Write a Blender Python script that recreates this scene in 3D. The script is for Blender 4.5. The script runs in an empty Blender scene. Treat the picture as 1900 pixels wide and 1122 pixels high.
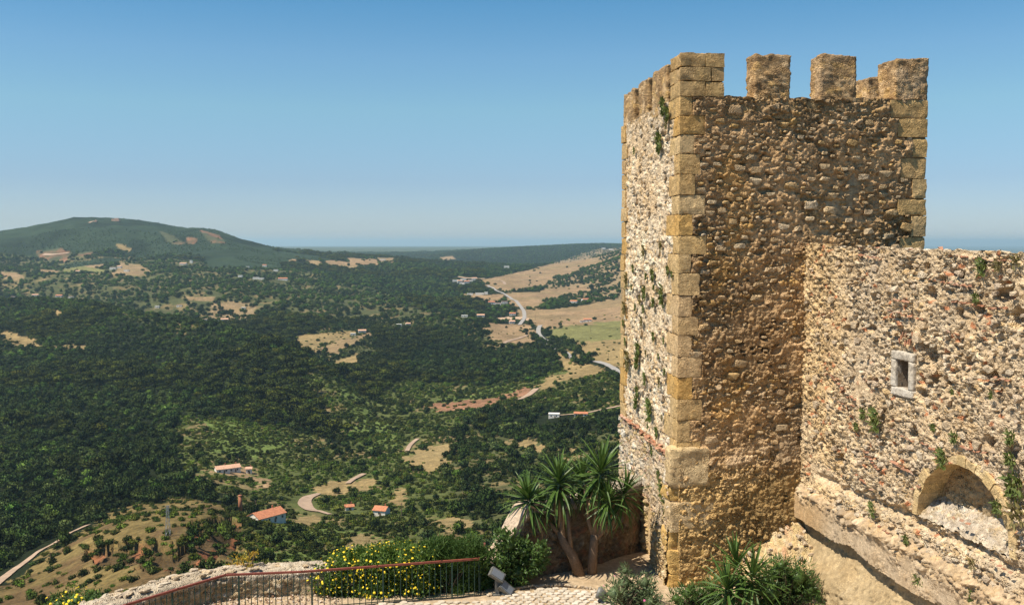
import bpy, bmesh, math, random
import numpy as np
from mathutils import Vector, Matrix, Euler
R = math.radians
rnd = random.Random(7)
rs = np.random.RandomState(11)
scene = bpy.context.scene
C = scene.collection

# ------------------------------------------------------------------ camera
F = 1847.0
PITCH = math.atan(111.0 / F)
cam_d = bpy.data.cameras.new('camera'); cam = bpy.data.objects.new('camera', cam_d); C.objects.link(cam)
cam_d.sensor_width = 36.0; cam_d.lens = 36.0 * F / 1900.0
cam_d.clip_start = 0.1; cam_d.clip_end = 150000
cam.location = (0, 0, 0); cam.rotation_euler = (math.pi / 2 - PITCH, 0, 0)
scene.camera = cam
scene.view_settings.view_transform = 'Standard'; scene.view_settings.look = 'None'
scene.view_settings.gamma = 1; scene.view_settings.use_curve_mapping = False
scene.view_settings.exposure = 0.90
scene.cycles.max_bounces = 5; scene.cycles.diffuse_bounces = 4; scene.cycles.volume_bounces = 0
scene.cycles.transparent_max_bounces = 4

# ------------------------------------------------------------------ sky and sun
SUN_EL, SUN_A = 60.0, 23.5            # the sun stands to the left, a little behind the camera's plane
sh = math.cos(R(SUN_EL))
to_sun = Vector((-math.cos(R(SUN_A)) * sh, -math.sin(R(SUN_A)) * sh, math.sin(R(SUN_EL))))
world = bpy.data.worlds.new('World'); scene.world = world; world.use_nodes = True
nt = world.node_tree; nt.nodes.clear()
wo = nt.nodes.new('ShaderNodeOutputWorld'); wb = nt.nodes.new('ShaderNodeBackground')
sky = nt.nodes.new('ShaderNodeTexSky'); sky.sky_type = 'NISHITA'; sky.sun_disc = False
sky.sun_elevation = R(SUN_EL); sky.sun_rotation = math.atan2(to_sun.x, to_sun.y)
sky.altitude = 200; sky.air_density = 1.0; sky.dust_density = .25; sky.ozone_density = 2.2
tint = nt.nodes.new('ShaderNodeMix'); tint.data_type = 'RGBA'; tint.blend_type = 'MULTIPLY'
tint.inputs[0].default_value = 1.0
tcw = nt.nodes.new('ShaderNodeTexCoord'); sxyz = nt.nodes.new('ShaderNodeSeparateXYZ'); nt.links.new(tcw.outputs['Generated'], sxyz.inputs[0])
skr = nt.nodes.new('ShaderNodeValToRGB'); nt.links.new(sxyz.outputs['Z'], skr.inputs[0]); nt.links.new(skr.outputs[0], tint.inputs[7])
els = skr.color_ramp.elements; els[0].position = 0; els[0].color = (.50, .58, .79, 1); els[1].position = 1; els[1].color = (.33, .63, .74, 1)
for p_, c_ in ((.06, (.455, .545, .705)), (.13, (.54, .70, .72)), (.18, (.50, .70, .76)), (.24, (.335, .65, .75))):
    e_ = els.new(p_); e_.color = (*c_, 1)
nt.links.new(sky.outputs[0], tint.inputs[6]); nt.links.new(tint.outputs[2], wb.inputs[0])
wb.inputs[1].default_value = 0.085
nt.links.new(wb.outputs[0], wo.inputs[0])
sl = bpy.data.lights.new('sun', 'SUN'); sl.energy = 4.2; sl.angle = R(0.53); sl.color = (1.0, 0.90, 0.74)
so = bpy.data.objects.new('sun', sl); C.objects.link(so)
so.rotation_euler = to_sun.to_track_quat('Z', 'Y').to_euler()

# ------------------------------------------------------------------ pixel rays -> places
cp, sp = math.cos(PITCH), math.sin(PITCH)
def ray(px, row):
    v = (561.0 - row) / F
    den = cp + v * sp
    return np.array([(px - 950.0) / F / den, 1.0, (v * cp - sp) / den])
def at(px, row, y): return ray(px, row) * y
def slope(row):
    v = (561.0 - np.asarray(row, float)) / F
    return (v * cp - sp) / (cp + v * sp)
def project(x, y, z):
    f = y * cp - z * sp; u = y * sp + z * cp
    return 950 + F * x / f, 561 - F * u / f
G = -8.39                                   # courtyard level
def gp(px, row, z=G):
    r = ray(px, row); return r * (z / r[2])

# ------------------------------------------------------------------ numpy noise
def h01(ix, iy, iz=0, seed=0):
    n = (np.asarray(ix).astype(np.int64) * 374761393 + np.asarray(iy).astype(np.int64) * 668265263
         + np.asarray(iz).astype(np.int64) * 1274126177 + seed * 974634777) & 0xFFFFFFFF
    n = ((n ^ (n >> 13)) * 1274126177) & 0xFFFFFFFF
    n = ((n ^ (n >> 15)) * 2246822519) & 0xFFFFFFFF
    n = n ^ (n >> 16)
    return (n & 0xFFFFFF) / float(0x1000000)
def vn3(x, y, z, seed=0):
    x, y, z = np.broadcast_arrays(np.asarray(x, float), np.asarray(y, float), np.asarray(z, float))
    xi, yi, zi = np.floor(x), np.floor(y), np.floor(z)
    fx, fy, fz = x - xi, y - yi, z - zi
    fx, fy, fz = [f * f * (3 - 2 * f) for f in (fx, fy, fz)]
    r = 0
    for dx in (0, 1):
        for dy in (0, 1):
            for dz in (0, 1):
                r = r + h01(xi + dx, yi + dy, zi + dz, seed) * (fx if dx else 1 - fx) * (fy if dy else 1 - fy) * (fz if dz else 1 - fz)
    return r * 2 - 1
def vn2(x, y, seed=0):
    x = np.asarray(x, float); y = np.asarray(y, float)
    xi, yi = np.floor(x), np.floor(y); fx, fy = x - xi, y - yi
    fx = fx * fx * (3 - 2 * fx); fy = fy * fy * (3 - 2 * fy)
    a = h01(xi, yi, 0, seed); b = h01(xi + 1, yi, 0, seed); c = h01(xi, yi + 1, 0, seed); d = h01(xi + 1, yi + 1, 0, seed)
    return ((a * (1 - fx) + b * fx) * (1 - fy) + (c * (1 - fx) + d * fx) * fy) * 2 - 1
def fbm2(x, y, o=4, seed=0, g=0.5):
    r, a, t = 0, 1.0, 0
    for i in range(o):
        r = r + a * vn2(x * 2 ** i + 17.3 * i, y * 2 ** i - 9.1 * i, seed + i); t += a; a *= g
    return r / t
def fbm3(x, y, z, o=3, seed=0):
    r, a, t = 0, 1.0, 0
    for i in range(o):
        r = r + a * vn3(x * 2 ** i + 7.7 * i, y * 2 ** i, z * 2 ** i, seed + i); t += a; a *= .5
    return r / t
def worley(x, y, seed=0, jit=0.85):
    row = np.floor(y); x = x + 0.5 * (row % 2)
    xi, yi = np.floor(x), np.floor(y)
    f1 = np.full(x.shape, 9.0); f2 = f1.copy(); cid = np.zeros(x.shape)
    for dx in (-1, 0, 1):
        for dy in (-1, 0, 1):
            cx, cy = xi + dx, yi + dy
            sft = 0.5 * (cy % 2) - 0.5 * (yi % 2)
            jx = cx + 0.5 + jit * (h01(cx, cy, 1, seed) - .5) - sft * 0; jy = cy + 0.5 + jit * (h01(cx, cy, 2, seed) - .5)
            d = np.maximum(np.hypot(jx - x, jy - y) * .75 + .25 * np.maximum(abs(jx - x), abs(jy - y)), 0)
            n1 = d < f1
            f2 = np.where(n1, f1, np.minimum(f2, d)); cid = np.where(n1, h01(cx, cy, 3, seed), cid); f1 = np.where(n1, d, f1)
    return f1, f2, cid
def sstep(a, b, x):
    t = np.clip((x - a) / (b - a), 0, 1); return t * t * (3 - 2 * t)

# ------------------------------------------------------------------ mesh helpers
def mesh_np(name, V, Fc, smooth=True, col=None):
    V = np.asarray(V, np.float32); Fc = np.asarray(Fc, np.int32)
    me = bpy.data.meshes.new(name)
    k = Fc.shape[1]
    me.vertices.add(len(V)); me.vertices.foreach_set('co', V.ravel())
    me.loops.add(Fc.size); me.loops.foreach_set('vertex_index', Fc.ravel())
    me.polygons.add(len(Fc))
    me.polygons.foreach_set('loop_start', np.arange(len(Fc), dtype=np.int32) * k)
    me.polygons.foreach_set('use_smooth', np.full(len(Fc), bool(smooth)))
    me.update(calc_edges=True)
    if col is not None:
        a = me.color_attributes.new('Col', 'FLOAT_COLOR', 'POINT')
        c4 = np.ones((len(V), 4), np.float32); c4[:, :3] = col
        a.data.foreach_set('color', c4.ravel())
    return me
def mkobj(name, me, mat=None, parent=None, kind=None, coll=None):
    o = bpy.data.objects.new(name, me); (coll or C).objects.link(o)
    if mat is not None and me is not None and len(me.materials) == 0: me.materials.append(mat)
    if parent is not None: o.parent = parent
    if kind: o['kind'] = kind
    return o
def tag(o, label, cat, group=None):
    o['label'] = label; o['category'] = cat
    if group: o['group'] = group
    return o
def thing(name, label, cat, loc=(0, 0, 0), rz=0, group=None):
    o = bpy.data.objects.new(name, None); C.objects.link(o); o.location = loc; o.rotation_euler = (0, 0, rz)
    o.empty_display_size = .2
    return tag(o, label, cat, group)
class MB:
    """collects simple shapes into one mesh"""
    def __init__(s): s.v = []; s.f = []
    def add(s, vs, fs):
        b = len(s.v); s.v += [tuple(p) for p in vs]; s.f += [tuple(i + b for i in f) for f in fs]
    def box(s, c, d, rz=0, M=None):
        x, y, z = [k / 2 for k in d]
        vs = [Vector((a, b, e)) for a in (-x, x) for b in (-y, y) for e in (-z, z)]
        rot = Matrix.Rotation(rz, 3, 'Z') if M is None else M
        s.add([rot @ v + Vector(c) for v in vs], [(0, 1, 3, 2), (4, 6, 7, 5), (0, 4, 5, 1), (2, 3, 7, 6), (0, 2, 6, 4), (1, 5, 7, 3)])
    def tube(s, pts, rad, n=6, cap=True):
        pts = [Vector(p) for p in pts]
        rad = rad if isinstance(rad, (list, tuple)) else [rad] * len(pts)
        b = len(s.v); prev = None
        for i, p in enumerate(pts):
            t = (pts[min(i + 1, len(pts) - 1)] - pts[max(i - 1, 0)]).normalized()
            if prev is None: a = t.orthogonal().normalized()
            else: a = (prev - t * prev.dot(t)).normalized()
            prev = a; c = t.cross(a)
            for k in range(n):
                an = 2 * math.pi * k / n
                s.v.append(tuple(p + (a * math.cos(an) + c * math.sin(an)) * rad[i]))
        for i in range(len(pts) - 1):
            for k in range(n):
                k2 = (k + 1) % n
                s.f.append((b + i * n + k, b + i * n + k2, b + (i + 1) * n + k2, b + (i + 1) * n + k))
        if cap:
            s.f.append(tuple(b + k for k in reversed(range(n)))); s.f.append(tuple(b + (len(pts) - 1) * n + k for k in range(n)))
    def mesh(s, name, smooth=False):
        me = bpy.data.meshes.new(name); me.from_pydata(s.v, [], s.f); me.update()
        if smooth: me.polygons.foreach_set('use_smooth', [True] * len(me.polygons))
        return me
    def build(s, name, mat, parent=None, smooth=False, kind=None):
        return mkobj(name, s.mesh(name, smooth), mat, parent, kind)

# ------------------------------------------------------------------ materials
def newmat(name):
    m = bpy.data.materials.new(name); m.use_nodes = True
    n = m.node_tree; b = n.nodes['Principled BSDF']; b.inputs['Roughness'].default_value = .9
    b.inputs['Specular IOR Level'].default_value = .2
    return m, n, b
def noise(n, scale, detail=4, rough=.55, vec=None):
    t = n.nodes.new('ShaderNodeTexNoise'); t.inputs['Scale'].default_value = scale
    t.inputs['Detail'].default_value = detail; t.inputs['Roughness'].default_value = rough
    if vec is not None: n.links.new(vec, t.inputs['Vector'])
    return t.outputs[0]
def ramp(n, fac, stops):
    r = n.nodes.new('ShaderNodeValToRGB'); n.links.new(fac, r.inputs[0])
    e = r.color_ramp.elements
    while len(e) > 1: e.remove(e[0])
    e[0].position = stops[0][0]; c = stops[0][1]; e[0].color = (*c, 1) if len(c) == 3 else c
    for p, c in stops[1:]:
        k = e.new(p); k.color = (*c, 1)
    return r.outputs[0]
def mix(n, a, b, fac, mode='MIX'):
    m = n.nodes.new('ShaderNodeMix'); m.data_type = 'RGBA'; m.blend_type = mode
    for s, v in ((0, fac), (6, a), (7, b)):
        if hasattr(v, 'links'): n.links.new(v, m.inputs[s])
        else: m.inputs[s].default_value = v if s == 0 else (*v, 1)
    return m.outputs[2]
def coords(n, kind='Object'):
    t = n.nodes.new('ShaderNodeTexCoord'); return t.outputs[kind]
def bump(n, b, hgt, strength=.5, dist=.02):
    k = n.nodes.new('ShaderNodeBump'); k.inputs['Strength'].default_value = strength; k.inputs['Distance'].default_value = dist
    n.links.new(hgt, k.inputs['Height']); n.links.new(k.outputs[0], b.inputs['Normal'])
def g3(v): return (v, v, v)
def stone_mat(name, base=None, sc=1.0, vary=.35, bs=.9, bd=.045, nod=0.0, pal=None):
    m, n, b = newmat(name); co = coords(n)
    if pal:
        oi = n.nodes.new('ShaderNodeObjectInfo')
        c0 = ramp(n, oi.outputs['Random'], [(i / (len(pal) - 1), p) for i, p in enumerate(pal)])
        geo = n.nodes.new('ShaderNodeNewGeometry'); co = geo.outputs['Position']
    elif base is None:
        a = n.nodes.new('ShaderNodeAttribute'); a.attribute_name = 'Col'; c0 = a.outputs['Color']
    else: c0 = base
    n1 = noise(n, 9 * sc, 5, .6, co); n2 = noise(n, 45 * sc, 3, .6, co); n3 = noise(n, 1.3 * sc, 3, .5, co)
    c1 = mix(n, c0, ramp(n, n1, [(.3, g3(1 - vary)), (.55, g3(1)), (.75, g3(1 + vary))]), 1.0, 'MULTIPLY')
    c2 = mix(n, c1, ramp(n, n2, [(.32, g3(1 - vary * .8)), (.6, g3(1.05))]), 1.0, 'MULTIPLY')
    c3 = mix(n, c2, ramp(n, n3, [(.3, (.86, .82, .76)), (.6, g3(1.0))]), 1.0, 'MULTIPLY')
    n.links.new(c3, b.inputs['Base Color'])
    ad = n.nodes.new('ShaderNodeMath'); ad.operation = 'MULTIPLY_ADD'; ad.inputs[1].default_value = .45
    n.links.new(n2, ad.inputs[0]); n.links.new(n1, ad.inputs[2])
    hgt = ad.outputs[0]
    if nod:
        vo = n.nodes.new('ShaderNodeTexVoronoi'); vo.inputs['Scale'].default_value = 24; n.links.new(co, vo.inputs['Vector'])
        dn = ramp(n, vo.outputs['Distance'], [(.05, g3(1)), (.55, g3(0))]); msk = ramp(n, noise(n, 3.2, 4, .65, co), [(.42, g3(0)), (.56, g3(1))])
        mu_ = n.nodes.new('ShaderNodeMath'); mu_.operation = 'MULTIPLY'; n.links.new(dn, mu_.inputs[0]); n.links.new(msk, mu_.inputs[1])
        a2 = n.nodes.new('ShaderNodeMath'); a2.operation = 'MULTIPLY_ADD'; a2.inputs[1].default_value = nod; n.links.new(mu_.outputs[0], a2.inputs[0]); n.links.new(hgt, a2.inputs[2]); hgt = a2.outputs[0]
        c4 = mix(n, c3, mix(n, c3, (1.45, 1.4, 1.3), 1.0, 'MULTIPLY'), mu_.outputs[0]); n.links.new(c4, b.inputs['Base Color'])
    bump(n, b, hgt, bs, bd)
    return m
def plain_mat(name, col, rough=.6, metal=0, vary=.15, sc=8, bs=0.0):
    m, n, b = newmat(name); b.inputs['Roughness'].default_value = rough; b.inputs['Metallic'].default_value = metal
    nn = noise(n, sc, 4, .6, coords(n))
    n.links.new(mix(n, col, ramp(n, nn, [(.3, g3(1 - vary)), (.7, g3(1 + vary))]), 1.0, 'MULTIPLY'), b.inputs['Base Color'])
    if bs: bump(n, b, nn, bs, .01)
    return m
def leaf_mat(name, c1, c2, rough=.55, trans=.25, sc=3.0, spec=.3, inst=False):
    m, n, b = newmat(name); b.inputs['Roughness'].default_value = rough; b.inputs['Specular IOR Level'].default_value = spec
    nn = noise(n, sc, 3, .7, coords(n))
    oi = n.nodes.new('ShaderNodeObjectInfo')
    c = mix(n, c1, c2, ramp(n, nn, [(.35, g3(0)), (.65, g3(1))]))
    if inst: c = mix(n, c, ramp(n, oi.outputs['Random'], [(0, (.5, .6, .55)), (.3, (.75, .85, .75)), (.55, (1.2, 1.05, .8)), (.75, (.95, 1.2, .85)), (.92, (1.5, 1.4, 1.1)), (1, (2.0, 1.9, 1.8))]), 1.0, 'MULTIPLY')
    n.links.new(c, b.inputs['Base Color'])
    tr = n.nodes.new('ShaderNodeBsdfTranslucent'); n.links.new(c, tr.inputs[0])
    ms = n.nodes.new('ShaderNodeMixShader'); ms.inputs[0].default_value = trans
    n.links.new(b.outputs[0], ms.inputs[1]); n.links.new(tr.outputs[0], ms.inputs[2])
    n.links.new(ms.outputs[0], n.nodes['Material Output'].inputs[0])
    return m
M_rub = stone_mat('rubble_masonry', None, 1.0, .33, 1.0, .06, .8)
M_ter = None
M_quoin = stone_mat('corner_limestone', None, 1.0, .38, 1.0, .04, .35)
M_stoneF = stone_mat('field_stone', pal=[(.60, .43, .24), (.54, .40, .24), (.64, .50, .32), (.52, .37, .22), (.62, .41, .17), (.60, .48, .34)], vary=.42, bs=1.0, bd=.07, nod=.9)
M_stoneW = stone_mat('pale_field_stone', pal=[(.58, .46, .32), (.52, .42, .30), (.62, .53, .41), (.60, .45, .28), (.50, .41, .32), (.57, .46, .33)], vary=.35, bs=1.0, bd=.06, nod=.5)
M_tile = stone_mat('terracotta', pal=[(.42, .19, .11), (.48, .27, .18), (.36, .17, .10), (.50, .34, .25)], vary=.35)
M_white = stone_mat('white_limestone', (.56, .51, .44), 1.6, .38, .9, .03)
M_soil = stone_mat('dusty_soil', (.40, .30, .19), 1.0, .3, .7, .03)
M_plast = stone_mat('lime_plaster', None, 1.0, .24, .8, .035, .25)
M_cob = stone_mat('cobble_limestone', pal=[(.5, .44, .36), (.58, .52, .44), (.44, .38, .3), (.54, .47, .38)], vary=.2, bs=.4)
M_rail = plain_mat('rust_red_paint', (.20, .06, .04), .5, 0, .3, 14, .2)
M_bal = plain_mat('dark_green_paint', (.025, .05, .04), .45)
M_bark = stone_mat('pale_bark', (.22, .15, .10), 3.0, .3, .7, .02)
M_barkd = stone_mat('dark_bark', (.10, .075, .05), 2.0, .3, .7, .02)
M_yuc = leaf_mat('yucca_leaf', (.038, .082, .016), (.085, .145, .03), .45, .15, 2.0, .3)
M_yucdry = leaf_mat('dry_leaf', (.3, .22, .12), (.38, .28, .15), .7, .2)
M_bush = leaf_mat('bush_leaf', (.045, .09, .02), (.09, .15, .035), .45, .25, 4.0, .4)
M_olea = leaf_mat('oleander_leaf', (.09, .13, .06), (.15, .2, .09), .5, .25, 4.0)
M_rosm = leaf_mat('rosemary_leaf', (.035, .075, .015), (.085, .15, .03), .6, .2, 4.0)
M_yflow = plain_mat('yellow_petal', (.75, .55, .03), .6, 0, .1)
M_pink = plain_mat('pink_petal', (.6, .12, .3), .6, 0, .1)
M_orl = leaf_mat('orange_leaf', (.5, .26, .04), (.42, .38, .05), .5, .35, 4.0)
M_tuft = leaf_mat('wall_plant_leaf', (.07, .11, .025), (.15, .17, .045), .6, .25, 5.0)
M_tuftdry = leaf_mat('dry_wall_plant_leaf', (.2, .16, .06), (.14, .13, .05), .7, .25, 5.0)
M_oak = leaf_mat('oak_foliage', (.036, .056, .014), (.075, .098, .028), .7, .15, .35, .15, True)
M_pine = leaf_mat('pine_foliage', (.045, .060, .012), (.088, .100, .022), .75, .15, .35, .12, True)
M_shr = leaf_mat('shrub_foliage', (.05, .07, .016), (.11, .13, .032), .7, .2, .6, .15, True)
M_whitewash = stone_mat('whitewash', (.72, .69, .63), .4, .12, .2, .02)
M_roof = plain_mat('clay_roof', (.42, .17, .09), .8, 0, .35, 1.2, .3)
M_roofp = plain_mat('pale_clay_roof', (.5, .3, .2), .8, 0, .3, 1.2, .3)
M_glassd = plain_mat('dark_window', (.03, .035, .04), .25)
M_brick = stone_mat('brick', (.36, .15, .08), .6, .25, .5, .05)
M_steel = plain_mat('galvanised_steel', (.42, .42, .42), .45, .6, .1)
M_lampbox = plain_mat('grey_lamp_housing', (.16, .16, .15), .5, .2, .1)
M_lens = plain_mat('lamp_glass', (.16, .18, .21), .2, 0, .05)
M_wood = plain_mat('pole_wood', (.14, .10, .07), .8)

# ------------------------------------------------------------------ terrain of the valley
Dk = np.array([20, 40, 80, 150, 220, 300, 380, 450, 520, 600, 700, 800, 1000, 1300, 1700, 2200, 2800, 3500, 4500, 5500, 8000, 11000, 16000, 25000, 60000.])
cols = {
 0:   [2300,2100,1850,1500,1290,1165,1092,1048,1000, 945, 880, 832, 757, 680, 618, 572, 520, 486, 434, 455, 466, 465, 462, 460, 456],
 100: [2300,2100,1850,1500,1280,1145,1058,1006, 985, 935, 878, 828, 755, 678, 616, 570, 518, 487, 416, 450, 466, 465, 462, 460, 456],
 200: [2300,2100,1850,1500,1270,1120,1010, 954, 966, 925, 872, 825, 752, 676, 614, 568, 518, 488, 408, 450, 466, 465, 462, 460, 456],
 300: [2300,2100,1850,1500,1260,1098, 985, 935, 950, 915, 868, 822, 752, 676, 614, 566, 518, 489, 420, 450, 466, 464, 461, 460, 456],
 380: [2300,2100,1850,1480,1250,1090, 990, 930, 938, 905, 862, 820, 755, 680, 612, 562, 518, 490, 427, 455, 466, 464, 461, 459, 456],
 450: [2300,2100,1850,1470,1240,1100,1022, 972, 952, 925, 875, 830, 765, 685, 614, 565, 520, 490, 450, 470, 468, 463, 460, 458, 456],
 560: [2300,2100,1850,1460,1240,1118,1045,1000, 968, 940, 890, 845, 775, 695, 625, 572, 528, 495, 472, 480, 471, 464, 459, 458, 456],
 650: [2300,2100,1850,1460,1240,1122,1050,1008, 973, 942, 895, 850, 780, 702, 632, 580, 535, 498, 472, 484, 472, 465, 460, 458, 456],
 800: [2300,2100,1850,1460,1240,1125,1056,1008, 965, 925, 880, 845, 780, 706, 640, 580, 538, 508, 484, 496, 470, 465, 459, 458, 456],
 900: [2300,2100,1850,1460,1240,1122,1055,1000, 955, 915, 870, 830, 765, 695, 630, 578, 538, 512, 488, 500, 461, 464, 460, 458, 456],
 1000:[2300,2100,1850,1460,1230,1118,1048, 990, 945, 903, 858, 815, 750, 680, 618, 575, 540, 515, 490, 500, 455, 462, 460, 458, 456],
 1100:[2300,2100,1850,1460,1220,1108,1036, 978, 925, 885, 835, 795, 735, 665, 616, 572, 538, 505, 478, 490, 449, 460, 460, 458, 456],
 1160:[2300,2100,1850,1460,1210,1098,1025, 968, 915, 870, 820, 780, 722, 660, 610, 562, 515, 474, 455, 478, 451, 460, 460, 458, 456],
 1300:[2300,2100,1850,1460,1210,1090,1015, 958, 905, 860, 812, 772, 715, 655, 600, 550, 498, 462, 458, 462, 460, 460, 460, 458, 456],
}
def const_z(z): return [2300, 2100, 1850, 1460] + [float(561 - F * ((zz / d) * cp + sp) / (cp - (zz / d) * sp)) for d in Dk[4:] for zz in [max(z, -60 - d * .12)]]
cols[-900] = [r if i != 18 else 452 for i, r in enumerate(cols[0])]
cols[-250] = [r if i != 18 else 446 for i, r in enumerate(cols[0])]
cols[1500] = const_z(-195.); cols[1720] = const_z(-200.); cols[3400] = const_z(-200.)
ck = sorted(cols); tab = np.array([slope(cols[k]) for k in ck])
PXF = np.arange(-900, 3401, 10.0); LDF = np.arange(math.log(20), math.log(60000), .02)
t1 = np.array([np.interp(LDF, np.log(Dk), r) for r in tab])
t2 = np.array([np.interp(PXF, ck, t1[:, j]) for j in range(len(LDF))]).T
def sstep(a, b, x):
    t = np.clip((np.asarray(x, float) - a) / (b - a), 0, 1); return t * t * (3 - 2 * t)
# the big hill and the far ridge follow their outlines
hillx = [-900, -250, 0, 50, 100, 140, 215, 260, 300, 350, 380, 410, 450, 500, 540, 600]
hillr = [452, 446, 434, 427, 416, 408, 408, 412, 419, 427, 427, 434, 449, 460, 467, 476]
def kern(a, s, ax):
    k = np.exp(-.5 * (np.arange(-3 * s, 3 * s + 1) / s) ** 2); k /= k.sum()
    p = np.pad(a, [(3 * s, 3 * s) if i == ax else (0, 0) for i in range(2)], mode='edge')
    return np.apply_along_axis(lambda v: np.convolve(v, k, 'valid'), ax, p)
t2 = kern(kern(t2, 3, 0), 3, 1)
hs = slope(np.interp(PXF, hillx, hillr))
wgt = np.exp(-.5 * ((LDF - math.log(4500)) / .10) ** 2)[None, :] * (1 - sstep(540, 640, PXF))[:, None]
t2 = t2 * (1 - wgt) + hs[:, None] * wgt
def tz(x, y):
    x = np.asarray(x, float); y = np.maximum(np.asarray(y, float), 20.5)
    px = np.clip(950 + F * x / y, -899, 3399); ld = np.clip(np.log(y), LDF[0], LDF[-1] - .001)
    a = (px + 900) / 10; b = (ld - LDF[0]) / .02
    ia = np.clip(a.astype(int), 0, len(PXF) - 2); ib = np.clip(b.astype(int), 0, len(LDF) - 2); fa = a - ia; fb = b - ib
    s = (t2[ia, ib] * (1 - fa) + t2[ia + 1, ib] * fa) * (1 - fb) + (t2[ia, ib + 1] * (1 - fa) + t2[ia + 1, ib + 1] * fa) * fb
    z = s * y
    k = sstep(150, 900, y) * (1 - .6 * sstep(3800, 5200, y)) * (1 - .85 * sstep(9000, 16000, y)) * (.35 + .65 * sstep(-200, 1300, 1500 - px))
    pxx = 950 + F * x / y
    z = z + (6.0 + 17.0 * sstep(900, 2000, y) * (1 - .6 * sstep(880, 960, pxx))) * k * (1 - 2 * np.abs(fbm2(x / 420 + .35 * y / 420, y / 420, 4, 3))) * 1.0 - 7 * k
    yc = 1950 - 850 * np.clip(pxx / 660, 0, 1)          # forested spur coming down from the left
    z = z + 30 * np.exp(-((y - yc) / (.13 * yc)) ** 2) * (1 - sstep(560, 720, pxx)) - 14 * np.exp(-((y - 1.32 * yc) / (.14 * yc)) ** 2) * (1 - sstep(600, 760, pxx))
    for (bp, bd, bh, bw1, bw2) in ((640, 5000, 26, 38, 420), (722, 5300, 24, 30, 420), (560, 4700, 12, 30, 350), (845, 6800, 22, 40, 600), (960, 7600, 14, 50, 600)):
        z = z + bh * np.exp(-((pxx - bp) / bw1) ** 2 - ((y - bd) / bw2) ** 2)
    yd = 2350 - 900 * np.clip((pxx - 640) / 400, 0, 1)    # and a second one from the right
    z = z + 20 * np.exp(-((y - yd) / (.12 * yd)) ** 2) * sstep(640, 760, pxx) * (1 - sstep(880, 980, pxx)) + 1.2 * sstep(100, 300, y) * fbm2(x / 26, y / 26, 3, 5)
    # spurs running down the big hill
    hk = sstep(3200, 4200, y) * (px < 600) * (1 - sstep(4400, 4800, y))
    z = z + hk * 10 * (np.abs(fbm2(x / 330, y / 700, 3, 9)) * -1.6 + .35)
    return z
def hit(px, row):
    d = np.exp(np.linspace(math.log(60), math.log(12000), 3000)); r = ray(px, row)
    zz = tz(r[0] * d, d); k = np.argmax(zz >= r[2] * d)
    return np.array([r[0] * d[k], d[k], zz[k]])

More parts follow.
